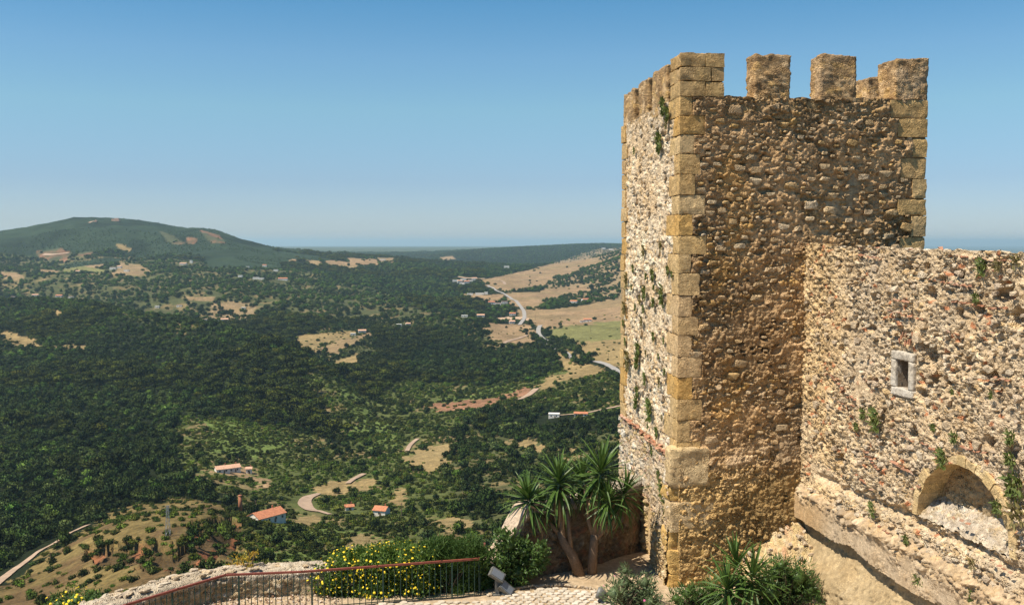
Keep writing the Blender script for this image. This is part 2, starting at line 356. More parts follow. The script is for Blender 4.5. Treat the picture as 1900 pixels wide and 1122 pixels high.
# land cover drawn as outlines of fields, scrub, quarry scars
POLY = [
 ('scrub', [(330,770),(430,775),(560,800),(640,830),(690,745),(760,705),(880,715),(1000,700),(1070,670),(1120,690),(1180,700),(1180,765),(1120,755),(900,760),(850,790),(830,850),(900,900),(880,1130),(440,1130),(440,930),(380,905),(330,870)]),
 ('mixed', [(850,780),(900,800),(1000,820),(1180,790),(1180,1130),(860,1130),(840,900),(800,850)]),
 ('mixed', [(480,540),(640,520),(760,560),(800,590),(720,610),(620,600),(540,640),(600,690),(640,690),(700,650),(690,600),(560,590)]),
 ('mixed', [(560,560),(700,560),(880,590),(1000,650),(1000,670),(700,590)]),
 ('mixed', [(0,470),(330,480),(480,500),(600,505),(560,560),(400,600),(340,620),(200,575),(0,540)]),
 ('scrub', [(560,690),(640,700),(740,790),(800,840),(760,880),(690,850),(620,780)]),
 ('meadow', [(630,720),(665,735),(700,790),(750,815),(745,835),(700,820),(655,780)]),
 ('meadow', [(470,985),(560,975),(700,985),(730,1000),(600,1010),(500,1005)]),
 ('meadow', [(480,1020),(560,1015),(640,1030),(560,1045),(480,1040)]),
 ('meadow', [(375,780),(440,775),(470,800),(560,820),(500,845),(430,850),(390,830)]),
 ('meadow', [(820,745),(900,718),(950,712),(960,722),(860,745),(800,760)]),
 ('meadow', [(640,745),(690,760),(720,810),(700,840),(670,815)]),
 ('meadow', [(900,795),(970,775),(980,782),(930,800)]),
 ('meadow', [(1060,765),(1160,748),(1160,760),(1080,772)]),
 ('savanna', [(990,500),(1050,480),(1110,462),(1180,458),(1180,565),(1090,562),(1030,545),(1000,530)]),
 ('savanna', [(400,560),(470,562),(480,590),(420,600),(380,585)]),
 ('dry', [(890,520),(960,505),(1050,484),(1110,478),(1120,487),(1080,500),(1030,516),(1010,532),(940,542),(905,532)]),
 ('dry', [(930,545),(1000,540),(1075,528),(1100,540),(1040,552),(1010,560),(1000,572),(965,572),(945,560)]),
 ('dry', [(960,574),(1050,572),(1180,552),(1180,600),(1060,606),(1010,608),(985,600)]),
 ('green', [(1015,610),(1180,592),(1180,640),(1060,638),(1020,625)]),
 ('gold', [(1060,638),(1120,632),(1180,628),(1180,695),(1120,672),(1080,655)]),
 ('dry', [(905,600),(985,603),(995,632),(960,640),(900,626)]),
 ('dry', [(860,545),(930,545),(935,560),(880,560)]),
 ('gold', [(545,640),(558,622),(640,613),(665,612),(640,628),(600,640),(585,655)]),
 ('dry', [(590,650),(620,636),(695,612),(665,632),(610,662)]),
 ('gold', [(605,665),(680,657),(668,668),(632,678),(612,672)]),
 ('red', [(785,753),(850,742),(905,738),(985,713),(990,722),(960,738),(900,754),(830,762)]),
 ('gold', [(985,722),(1000,706),(1060,690),(1115,680),(1120,690),(1060,705),(1010,722)]),
 ('pale', [(1040,662),(1075,663),(1090,674),(1060,682),(1042,675)]),
 ('gold', [(1040,642),(1080,665),(1120,690),(1060,690),(1030,662)]),
 ('dry', [(520,476),(548,476),(548,486),(525,485)]), ('dry', [(560,476),(585,478),(600,490),(590,500),(572,492)]),
 ('dry', [(600,482),(640,485),(668,495),(655,500),(610,494)]), ('dry', [(640,478),(700,482),(705,492),(655,492)]),
 ('dry', [(700,478),(732,478),(730,487),(705,488)]),
 ('dry', [(815,478),(840,474),(845,480),(820,483)]),
 ('dry', [(0,505),(30,505),(45,515),(35,522),(0,515)]), ('dry', [(72,500),(110,502),(110,508),(80,506)]),
 ('green', [(108,490),(150,490),(195,502),(190,507),(120,504)]),
 ('dry', [(150,490),(195,490),(190,497),(160,496)]), ('dry', [(225,488),(258,490),(280,504),(250,512),(200,510),(215,504)]),
 ('dry', [(340,548),(400,552),(400,560),(345,556)]), ('dry', [(410,562),(440,567),(470,575),(440,580),(415,572)]),
 ('gold', [(85,572),(115,578),(120,585),(100,585)]), ('gold', [(0,612),(40,622),(90,645),(60,645),(0,630)]),
 ('gold', [(95,640),(165,640),(160,648),(110,648)]),
 ('pale', [(925,590),(985,588),(990,592),(930,597)]),
 ('red', [(65,468),(110,460),(135,470),(120,487),(85,485)]), ('red', [(140,470),(168,466),(172,474),(145,476)]),
 ('red', [(295,428),(320,436),(345,452),(325,455),(308,447)]), ('red', [(345,440),(368,444),(362,452),(348,452)]),
 ('red', [(370,426),(405,436),(420,450),(395,452),(382,444)]),
 ('gold', [(215,450),(245,460),(240,468),(222,462)]),
 # near ground left of the rampart
 ('drygrass', [(-60,1160),(-60,1110),(20,1085),(100,1020),(160,982),(200,953),(250,936),(310,928),(360,924),(400,932),(440,950),(455,1000),(430,1050),(400,1070),(300,1090),(200,1130)]),
 ('gully', [(150,1012),(250,1000),(330,1002),(350,975),(390,960),(440,952),(462,990),(430,1020),(380,1045),(300,1055),(220,1052),(170,1040)]),
 ('dry', [(370,868),(400,872),(440,868),(470,878),(510,895),(515,905),(480,897),(440,885),(400,885)]),
 ('gold', [(590,905),(650,890),(690,888),(700,905),(660,912),(610,925)]),
 ('gold', [(730,905),(760,900),(750,935),(725,940)]),
 ('gold', [(750,850),(790,835),(850,820),(840,850),(790,880),(760,872)]),
 ('gold', [(790,965),(850,958),(880,970),(840,985)]), ('gold', [(950,815),(1000,820),(1070,835),(1060,845),(980,835)]),
 ('gold', [(640,985),(700,1000),(760,1010),(700,1040),(640,1030)]),
 ('gold', [(525,960),(600,958),(590,975),(540,978)]),
]
def inpoly(px, py, poly):
    r = np.zeros(px.shape, bool); n = len(poly); j = n - 1
    for i in range(n):
        xi, yi = poly[i]; xj, yj = poly[j]
        r ^= ((yi > py) != (yj > py)) & (px < (xj - xi) * (py - yi) / ((yj - yi) + 1e-9) + xi); j = i
    return r
CL = {'forest': 0, 'scrub': 1, 'mixed': 2, 'meadow': 3, 'savanna': 4, 'dry': 5, 'green': 6, 'gold': 7, 'red': 8, 'pale': 9, 'drygrass': 10, 'gully': 11, 'hill': 12, 'plain': 13, 'far': 14}
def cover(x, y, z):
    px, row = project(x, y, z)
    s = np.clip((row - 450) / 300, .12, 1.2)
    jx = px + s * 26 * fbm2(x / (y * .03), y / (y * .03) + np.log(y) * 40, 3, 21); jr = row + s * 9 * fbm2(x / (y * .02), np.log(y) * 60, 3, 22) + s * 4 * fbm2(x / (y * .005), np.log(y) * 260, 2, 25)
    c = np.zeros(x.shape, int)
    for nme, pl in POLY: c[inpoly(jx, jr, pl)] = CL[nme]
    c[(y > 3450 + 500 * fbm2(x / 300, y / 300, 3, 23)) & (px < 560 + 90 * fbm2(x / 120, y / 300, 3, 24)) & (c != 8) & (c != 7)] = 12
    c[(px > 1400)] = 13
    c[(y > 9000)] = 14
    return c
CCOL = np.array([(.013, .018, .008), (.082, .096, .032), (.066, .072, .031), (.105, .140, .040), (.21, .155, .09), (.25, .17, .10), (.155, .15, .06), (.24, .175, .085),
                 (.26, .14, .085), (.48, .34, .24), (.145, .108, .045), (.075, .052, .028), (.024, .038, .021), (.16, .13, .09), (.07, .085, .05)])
def terrain():
    pxs = np.concatenate([np.arange(-890, -120, 30), np.arange(-120, 1240, 2.6), np.arange(1240, 1680, 20), np.arange(1680, 1960, 5), np.arange(1960, 3380, 40)])
    U = (pxs - 950) / F
    ds = np.concatenate([np.exp(np.linspace(math.log(21), math.log(220), 60))[:-1], np.exp(np.linspace(math.log(220), math.log(6500), 560)), np.exp(np.linspace(math.log(6600), math.log(58000), 60))])
    uu, dd = np.meshgrid(U, ds); x = (uu * dd).ravel(); y = dd.ravel(); z = tz(x, y)
    c = cover(x, y, z)
    # eroded gully: broken scarps
    gk = (c == 11) * 1.0
    z = z - gk * (4.0 + 9.0 * np.abs(fbm2(x / 16, y / 22, 3, 31)))
    col = CCOL[c].copy()
    n1 = fbm2(x / 45, y / 45, 4, 41); n2 = fbm2(x / 9, y / 9, 3, 42); n3 = fbm2(x / 160, y / 500, 3, 43)
    col *= (1 + .28 * n1 + .22 * n2)[:, None]
    m = (c == 10)      # brown and golden patches on the dry knoll
    t = sstep(-.1, .35, fbm2(x / 22, y / 30, 4, 44))[:, None]
    col = np.where(m[:, None], col * (1 - t) + t * np.array([.105, .07, .035]), col)
    m = np.isin(c, (1, 2)); t = sstep(.12, .45, fbm2(x / 24, y / 24, 3, 45))[:, None]
    col = np.where(m[:, None], col * (1 - t) + t * np.array([.17, .13, .065]), col)
    m = np.isin(c, (5, 7)); t = sstep(-.2, .4, fbm2(x / 300, y / 90, 3, 46))[:, None]
    col = np.where(m[:, None], col * (1 - .5 * t) + .5 * t * np.array([.20, .155, .08]), col)
    m = (c == 11); t = sstep(.02, .2, fbm2(x / 11, y / 14, 3, 47))[:, None]
    col = np.where(m[:, None], col * (1 - t) + t * np.array([.20, .085, .045]), col)
    m = (c == 8) & (y > 2500); t = sstep(-.15, .2, fbm2(x / 60, y / 90, 4, 50))[:, None]
    col = np.where(m[:, None], (col * .7) * (1 - t) + t * np.array([.07, .075, .04]), col)
    m = (c == 12); t = sstep(-.1, .4, fbm2(x / 140, y / 260, 5, 49))[:, None]
    col = np.where(m[:, None], col * (1.15 - .55 * t), col)
    m = (c == 13); t = sstep(.1, .3, fbm2(x / 700, y / 2500, 4, 48))[:, None]
    col = np.where(m[:, None], col * (1 - t) + t * np.array([.42, .34, .28]), col)
    nx, ny = len(U), len(ds)
    i = np.arange(nx * ny).reshape(ny, nx)
    q = np.stack([i[:-1, :-1], i[:-1, 1:], i[1:, 1:], i[1:, :-1]], -1).reshape(-1, 4)
    m, n, b = newmat('valley_ground'); b.inputs['Roughness'].default_value = 1; b.inputs['Specular IOR Level'].default_value = .05
    a = n.nodes.new('ShaderNodeAttribute'); a.attribute_name = 'Col'; co = coords(n)
    n1 = noise(n, .22, 6, .65, co); n2 = noise(n, .03, 5, .6, co)
    c1 = mix(n, a.outputs['Color'], ramp(n, n1, [(.3, g3(.62)), (.52, g3(1)), (.75, g3(1.35))]), 1, 'MULTIPLY')
    c2 = mix(n, c1, ramp(n, n2, [(.3, g3(.8)), (.7, g3(1.2))]), 1, 'MULTIPLY')
    mp = n.nodes.new('ShaderNodeMapping'); mp.inputs['Scale'].default_value = (.012, .22, .1); mp.inputs['Rotation'].default_value = (0, 0, .35); n.links.new(co, mp.inputs[0])
    n3 = noise(n, 1.0, 5, .7, mp.outputs[0]); c2 = mix(n, c2, ramp(n, n3, [(.35, g3(.82)), (.65, g3(1.15))]), 1, 'MULTIPLY')
    n4 = noise(n, 1.1, 4, .7, co); c2 = mix(n, c2, ramp(n, n4, [(.36, (.62, .66, .6)), (.5, g3(1)), (.66, (1.4, 1.3, 1.05))]), 1, 'MULTIPLY')
    n.links.new(c2, b.inputs['Base Color']); bump(n, b, n1, .7, 1.2)
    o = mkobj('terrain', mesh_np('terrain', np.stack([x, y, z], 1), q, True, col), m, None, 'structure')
    return o
terrain()

# ------------------------------------------------------------------ haze in the valley air
hz = MB(); hz.box((-2000, 31000 - 200, -70), (130000, 62400, 420))
mh = bpy.data.materials.new('haze_air'); mh.use_nodes = True; nh = mh.node_tree; nh.nodes.clear()
ho = nh.nodes.new('ShaderNodeOutputMaterial'); pv = nh.nodes.new('ShaderNodeVolumePrincipled')
pv.inputs['Color'].default_value = (.62, .88, 1.0, 1); pv.inputs['Density'].default_value = 4.4e-5; pv.inputs['Anisotropy'].default_value = .25
nh.links.new(pv.outputs[0], ho.inputs['Volume'])
hb = hz.build('haze', mh, None, False, 'stuff')

# ------------------------------------------------------------------ roads draped on the terrain
def drape_strip(name, pts, width, mat, lift=.25, world=False):
    P = [np.array(p[:2]) if world else hit(*p)[:2] for p in pts]
    Q = []
    for k in range(len(P) - 1):
        p0, p1, p2, p3 = P[max(k - 1, 0)], P[k], P[k + 1], P[min(k + 2, len(P) - 1)]
        for t in np.linspace(0, 1, 14)[:-1]:
            Q.append(.5 * ((2 * p1) + (-p0 + p2) * t + (2 * p0 - 5 * p1 + 4 * p2 - p3) * t ** 2 + (-p0 + 3 * p1 - 3 * p2 + p3) * t ** 3))
    Q.append(P[-1]); Q = np.array(Q); T = np.gradient(Q, axis=0); T /= np.linalg.norm(T, axis=1)[:, None] + 1e-9
    N = np.stack([-T[:, 1], T[:, 0]], 1); V = []
    w = width if np.isscalar(width) else np.interp(np.linspace(0, 1, len(Q)), np.linspace(0, 1, len(width)), width)
    for s in (-.5, -.17, .17, .5):
        q = Q + N * (s * (w if np.isscalar(w) else w[:, None])); V.append(np.stack([q[:, 0], q[:, 1], tz(q[:, 0], q[:, 1]) + lift], 1))
    V = np.stack(V, 1).reshape(-1, 3); fs = []
    for i in range(len(Q) - 1):
        for k in range(3): fs.append((i * 4 + k, i * 4 + k + 1, i * 4 + k + 5, i * 4 + k + 4))
    return mkobj(name, mesh_np(name, V, fs), mat, None, 'structure')
M_asph = plain_mat('pale_asphalt', (.27, .25, .23), .9, 0, .12, .1)
M_dirt = plain_mat('dirt_road', (.33, .235, .165), .95, 0, .2, .2)
drape_strip('road', [(905, 530), (935, 545), (952, 556), (968, 572), (973, 588), (964, 603)], 8, M_asph, .9)
drape_strip('road', [(1003, 604), (999, 612), (1002, 624), (1020, 640), (1050, 656), (1075, 672), (1110, 672), (1135, 682), (1150, 692), (1175, 700)], 8, M_asph, .9)
drape_strip('road', [(850, 514), (900, 517), (930, 521), (937, 528)], 9, M_dirt, .8)
drape_strip('dirt_track', [(-20, 1092), (30, 1055), (75, 1022), (110, 1003), (140, 985), (165, 974)], [4.5,4,3.2,3,3], M_dirt, .5)
drape_strip('dirt_road', [(592, 916), (570, 925), (566, 936), (578, 947), (596, 950), (612, 955)], [3, 7, 9, 7, 4, 3], M_dirt, .6)
drape_strip('dirt_track', [(645, 898), (660, 888), (676, 880)], 4, M_dirt, .9)
drape_strip('dirt_track', [(935, 637), (955, 630), (978, 622)], 6, M_dirt, .8)
drape_strip('dirt_track', [(1020, 772), (1080, 768), (1120, 760), (1170, 752)], 4, M_dirt, .8)
drape_strip('dirt_track', [(755, 838), (762, 826), (775, 815)], 4, M_dirt, .9)
drape_strip('dirt_track', [(962, 742), (978, 735), (995, 722)], 8, M_dirt, .9)

# ------------------------------------------------------------------ rough-surface builders
def rough_block(o, a, b, c, res=.09, amp=.015, seed=0, nsc=6.0, round_=.006):
    """a box spanned by vectors a,b,c from corner o, welded grid, weathered outwards"""
    o, a, b, c = [np.asarray(k, float) for k in (o, a, b, c)]
    L = [np.linalg.norm(k) for k in (a, b, c)]; n = [max(1, int(round(l / res))) for l in L]
    idx = {}; V = []; N = []; Fs = []
    def vid(i, j, k):
        key = (i, j, k)
        if key not in idx:
            idx[key] = len(V); t = (i / n[0], j / n[1], k / n[2])
            V.append(o + a * t[0] + b * t[1] + c * t[2])
            nn = np.zeros(3)
            for q, (ii, m_, ax) in enumerate(((i, n[0], a), (j, n[1], b), (k, n[2], c))):
                if ii == 0: nn -= ax / L[q]
                if ii == m_: nn += ax / L[q]
            N.append(nn)
        return idx[key]
    def side(f, p, q):
        for i in range(p):
            for j in range(q): Fs.append((f(i, j), f(i + 1, j), f(i + 1, j + 1), f(i, j + 1)))
    side(lambda i, j: vid(i, j, 0), n[0], n[1]); side(lambda i, j: vid(j, i, n[2]), n[1], n[0])
    side(lambda i, j: vid(0, i, j), n[1], n[2]); side(lambda i, j: vid(n[0], j, i), n[2], n[1])
    side(lambda i, j: vid(j, 0, i), n[2], n[0]); side(lambda i, j: vid(i, n[1], j), n[0], n[2])
    V = np.array(V); N = np.array(N); ln = np.linalg.norm(N, axis=1)
    h = amp * fbm3(V[:, 0] * nsc, V[:, 1] * nsc, V[:, 2] * nsc, 3, seed) - np.where(ln > 1.2, round_ * (ln - 1), 0)
    V = V + N / ln[:, None] * h[:, None]
    if np.dot(np.cross(a, b), c) > 0: Fs = [f[::-1] for f in Fs]
    chip = np.where(ln > 1.2, -.035 * np.clip(fbm3(V[:, 0] * 4.3, V[:, 1] * 4.3, V[:, 2] * 4.3, 2, seed + 2) + .05, 0, 1), 0); V = V + N / ln[:, None] * chip[:, None]; h2 = .35 * amp * fbm3(V[:, 0] * nsc * 4, V[:, 1] * nsc * 4, V[:, 2] * nsc * 4, 2, seed + 1); V = V + N / ln[:, None] * h2[:, None]
    return V, np.array(Fs)
OCHRES = [(.54, .40, .21), (.50, .37, .20), (.56, .43, .24), (.52, .41, .25), (.57, .45, .28), (.55, .38, .16), (.50, .39, .25), (.55, .44, .28)]
def block_obj(name, o, a, b, c, mat, parent, col=None, **kw):
    V, Fs = rough_block(o, a, b, c, **kw)
    cc = None
    if col is not None:
        s = kw.get('seed', 0); k = sstep(.1, .5, fbm3(V[:, 0] * 2, V[:, 1] * 2, V[:, 2] * 2, 2, s + 5))[:, None]
        cc = np.array(col)[None, :] * np.array([1.1, .98, .8]) * (1 - .35 * k) + .35 * k * np.array([.52, .36, .15])
        st_ = sstep(0, .5, fbm3(V[:, 0] * 1.1, V[:, 1] * 1.1, V[:, 2] * .7, 3, 77))[:, None]; cc = cc * (1 - .3 * st_) + .3 * st_ * np.array([.36, .27, .17])
    me = mesh_np(name, V, Fs, True, cc); me.set_sharp_from_angle(angle=R(38))
    return mkobj(name, me, mat, parent)
def pal_pick(cid, pal):
    pal = np.array(pal); return pal[np.minimum((cid * len(pal)).astype(int), len(pal) - 1)]
def relief(u, v, seed, big=.25, amp=1.0, sc=1.0, pal=None, mort=(.42, .34, .24), bigpal=None, bury=1.0):
    """rubble masonry: heights and colours over a face measured in metres"""
    wu = u + .05 * fbm2(u * 3, v * 3, 2, seed + 50); wv = v + .05 * fbm2(u * 3 + 9, v * 3, 2, seed + 51)
    A1, A2, Ai = worley(wu / (.27 * sc), wv / (.17 * sc), seed + 1)
    B1, B2, Bi = worley(wu / (.125 * sc), wv / (.085 * sc), seed + 2)
    K1, K2, Ki = worley(wu / (.055 * sc), wv / (.042 * sc), seed + 3)
    bigm = (h01(np.floor(Ai * 1e6), 3, 0, seed) < big)
    dA = sstep(.02, .30, A2 - A1); dB = sstep(.02, .35, B2 - B1); dK = sstep(.0, .45, K2 - K1)
    low = fbm2(u * .8, v * .8, 3, seed + 60); mid = fbm2(u * 4, v * 4, 3, seed + 61); fine = fbm2(u * 16, v * 16, 3, seed + 62, .6)
    rA = (Ai * 7.3) % 1; rB = (Bi * 9.7) % 1; rK = (Ki * 5.1) % 1
    crag = np.abs(fbm2(u * 7 + 3, v * 9, 3, seed + 64, .6)); hb = .012 + .055 * dA * (.3 + .9 * rA) + .022 * fine - .03 * crag
    hs = .045 * dB * (.1 + 1.1 * rB) + .026 * dK * rK + .016 * fine - .03 * crag
    buried = np.clip(bury * sstep(-.15, .25, fbm2(u * 1.1 + 4, v * 1.4, 4, seed + 63)), 0, 1.5)   # where mortar still covers the stones
    bk = .5 * buried; hs = hs * (1 - bk) + bk * .034; hb = hb * (1 - .6 * bk) + .6 * bk * .04
    h = np.where(bigm, hb, hs) + .028 * low + .034 * mid + .018 * fine
    hole = (~bigm) & (rB > .955)
    h = np.where(hole, h - .10 * dB, h)
    col = np.where(bigm[:, None], pal_pick(rA, bigpal or pal), pal_pick(rB, pal))
    jm = np.where(bigm, dA, .35 + .65 * dB)[:, None]
    col = col * jm + np.array(mort) * (1 - jm)
    col = col * (1 - .5 * buried[:, None]) + .5 * buried[:, None] * np.array(mort) * 1.05
    col = col * (1 + .16 * low + .22 * fine + .12 * (rK - .5))[:, None]
    return h * amp, np.clip(col, .01, .95)
def face(name, O, U, Nn, us, zs, fn, mat, parent, mask=None, kind='stuff', up=(0, 0, 1)):
    """vertical sheet: O + u*U + z*up + h*N"""
    O, U, Nn, up = [np.asarray(k, float) for k in (O, U, Nn, up)]
    uu, vv = np.meshgrid(us, zs); u = uu.ravel(); v = vv.ravel()
    h, col, dv = fn(u, v)
    P = O + u[:, None] * U + (v + dv)[:, None] * up + h[:, None] * Nn
    nx, ny = len(us), len(zs); i = np.arange(nx * ny).reshape(ny, nx)
    q = np.stack([i[:-1, :-1], i[:-1, 1:], i[1:, 1:], i[1:, :-1]], -1).reshape(-1, 4)
    if mask is not None:
        uc = .5 * (uu[:-1, :-1] + uu[1:, 1:]).ravel(); vc = .5 * (vv[:-1, :-1] + vv[1:, 1:]).ravel(); q = q[mask(uc, vc)]
    if np.dot(np.cross(U, up), Nn) < 0: q = q[:, ::-1]
    return mkobj(name, mesh_np(name, P, q, True, col), mat, parent, kind)
# angular field stones (shared shapes)
def hull_mesh(name, seed, n=15, sx=1, sy=1, sz=1):
    r = random.Random(seed); bm = bmesh.new()
    for _ in range(n):
        v = Vector((r.gauss(0, 1), r.gauss(0, 1), r.gauss(0, 1))).normalized()
        v = Vector([math.copysign(abs(k) ** .5, k) for k in v]) * r.uniform(.62, 1)
        bm.verts.new((v.x * sx, v.y * sy, v.z * sz))
    res = bmesh.ops.convex_hull(bm, input=bm.verts)
    gone = set(g for g in res['geom_interior'] + res['geom_unused'] if isinstance(g, bmesh.types.BMVert))
    bmesh.ops.delete(bm, geom=list(gone), context='VERTS')
    me = bpy.data.meshes.new(name); bm.to_mesh(me); bm.free(); return me
HULLS = [hull_mesh('stone', s, 26, .5, .4, .5) for s in range(12)]
HULLSW = [m.copy() for m in HULLS]; HULLST = [hull_mesh('tile', 40 + s, 12, .5, .35, .5) for s in range(4)]
for m in HULLS: m.materials.append(M_stoneF)
for m in HULLSW: m.materials.append(M_stoneW)
for m in HULLST: m.materials.append(M_tile)
def place_piece(name, meshes, P, U, N, w, h, d, parent, roll=0.0):
    o = bpy.data.objects.new(name, rnd.choice(meshes)); C.objects.link(o)
    U = Vector(U); N = Vector(N); X = U * math.cos(roll) + Vector((0, 0, 1)) * math.sin(roll); Z = N.cross(X) * -1
    if Z.z < 0: Z = -Z
    M = Matrix((X * w, -N * d, Z * h)).transposed().to_4x4(); M.translation = Vector(P)
    o.parent = parent; o.matrix_world = M if parent is None else parent.matrix_world @ M
    o.matrix_local = M
    return o

# ------------------------------------------------------------------ THE TOWER
PSI = R(6.4); TW = 6.22
e1 = np.array([math.cos(PSI), math.sin(PSI), 0]); e2 = np.array([-math.sin(PSI), math.cos(PSI), 0])
A = np.array([4.02, 24.0, 0.0]); nF = -e2; nL = -e1
ZTOP = 4.50; ZM = 3.48; ZB = G - .5; ZL = -5.25      # merlon tops, merlon feet, below ground, tiled ledge
tower = thing('stone_tower', 'tall square crenellated rubble stone tower rising beside the curtain wall', 'tower')
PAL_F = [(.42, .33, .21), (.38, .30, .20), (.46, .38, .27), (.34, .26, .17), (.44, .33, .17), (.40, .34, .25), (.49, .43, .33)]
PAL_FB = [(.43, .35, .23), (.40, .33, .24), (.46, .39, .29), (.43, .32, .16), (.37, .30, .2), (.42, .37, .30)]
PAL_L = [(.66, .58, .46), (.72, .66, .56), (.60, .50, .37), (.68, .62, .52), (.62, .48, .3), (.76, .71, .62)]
PAL_W = [(.58, .49, .36), (.53, .45, .34), (.64, .57, .46), (.57, .44, .27), (.47, .40, .32), (.68, .62, .52), (.44, .39, .33)]
stones_f = []; stones_w = []
def scatter(n, u0, u1, z0, z1, wmin, wmax, avoid, seed, dens=None):
    r = random.Random(seed); out = []; t = 0
    while len(out) < n and t < n * 60:
        t += 1; u = r.uniform(u0, u1); z = r.uniform(z0, z1); w = wmin + (wmax - wmin) * r.random() ** 1.8
        if avoid(u, z) or (dens and r.random() > dens(u, z)): continue
        if all(abs(u - a) > (w + b) * .55 or abs(z - c) > (w + b) * .36 for a, c, b in out): out.append((u, z, w))
    return out
def carve(h, u, v, st, dep=.035):
    for (a, c, w) in st:
        k = (abs(u - a) < w * .8) & (abs(v - c) < w * .6)
        if k.any():
            r_ = np.hypot((u[k] - a) / (w * .62), (v[k] - c) / (w * .42)); h[k] -= dep * (1 - sstep(.85, 1.35, r_))
    return h
# corner stones: (front length, left length) per course
qz = ZM + .02; quo = []; k = 0
while qz > -5.0:
    hgt = rnd.uniform(.44, .56); fl, ll = (rnd.uniform(.48, .72), rnd.uniform(.5, .7)) if k % 2 else (rnd.uniform(.28, .40), rnd.uniform(.9, 1.2))
    quo.append((qz - hgt, hgt, fl, ll)); qz -= hgt; k += 1
for i, (z, hgt, fl, ll) in enumerate(quo):
    p = rnd.uniform(.0, .014)
    o = A + e1 * -p - e2 * p + np.array([0, 0, z + .004])
    col = OCHRES[rnd.randrange(len(OCHRES))] if rnd.random() < .85 else (.54, .43, .29)
    block_obj('cornerstone', o, e1 * (fl + p), e2 * (ll + p), np.array([0, 0, hgt - .008]), M_quoin, tower, col, res=.065, amp=.02, seed=i + 100, nsc=6)
qz = ZM; k = 0; quor = []
while qz > -1.2:
    hgt = rnd.uniform(.40, .56); fl = rnd.uniform(.58, .72) if k % 2 else rnd.uniform(.28, .36)
    if k in (0, 1): fl = .95 - .2 * k
    quor.append((qz - hgt, hgt, fl)); qz -= hgt; k += 1
for i, (z, hgt, fl) in enumerate(quor):
    p = rnd.uniform(.005, .035); o = A + e1 * (TW - fl) - e2 * p + np.array([0, 0, z + .01])
    block_obj('cornerstone', o, e1 * (fl + p), e2 * .7, np.array([0, 0, hgt - .02]), M_quoin, tower, OCHRES[rnd.randrange(4)], res=.06, amp=.022, seed=i + 200, nsc=5)
qz = ZM; k = 0
while qz > -4.9:
    hgt = rnd.uniform(.42, .55); ll = .75 if k % 2 else .45; p = rnd.uniform(.01, .04)
    o = A + e2 * (TW - ll) - e1 * p + np.array([0, 0, qz - hgt + .01])
    block_obj('cornerstone', o, e1 * .6, e2 * (ll + .03), np.array([0, 0, hgt - .02]), M_quoin, tower, OCHRES[(k * 3) % 8], res=.14, amp=.02, seed=k + 300, nsc=5)
    qz -= hgt; k += 1
def in_quoin_f(u, z):
    for (a, h_, fl, ll) in quo:
        if a <= z < a + h_ and u < fl + .06: return True
    for (a, h_, fl) in quor:
        if a <= z < a + h_ and u > TW - fl - .08: return True
    return False
JT = 3.17   # where the curtain wall meets the front face
stones_f = scatter(215, .1, TW - .1, -5.0, ZM - .2, .14, .46, lambda u, z: in_quoin_f(u, z) or (u > JT - .1 and z < -.2), 5, lambda u, z: .25 + .75 * (z > -.3) * (z < 2.9) + .3 * (u > 3.5))
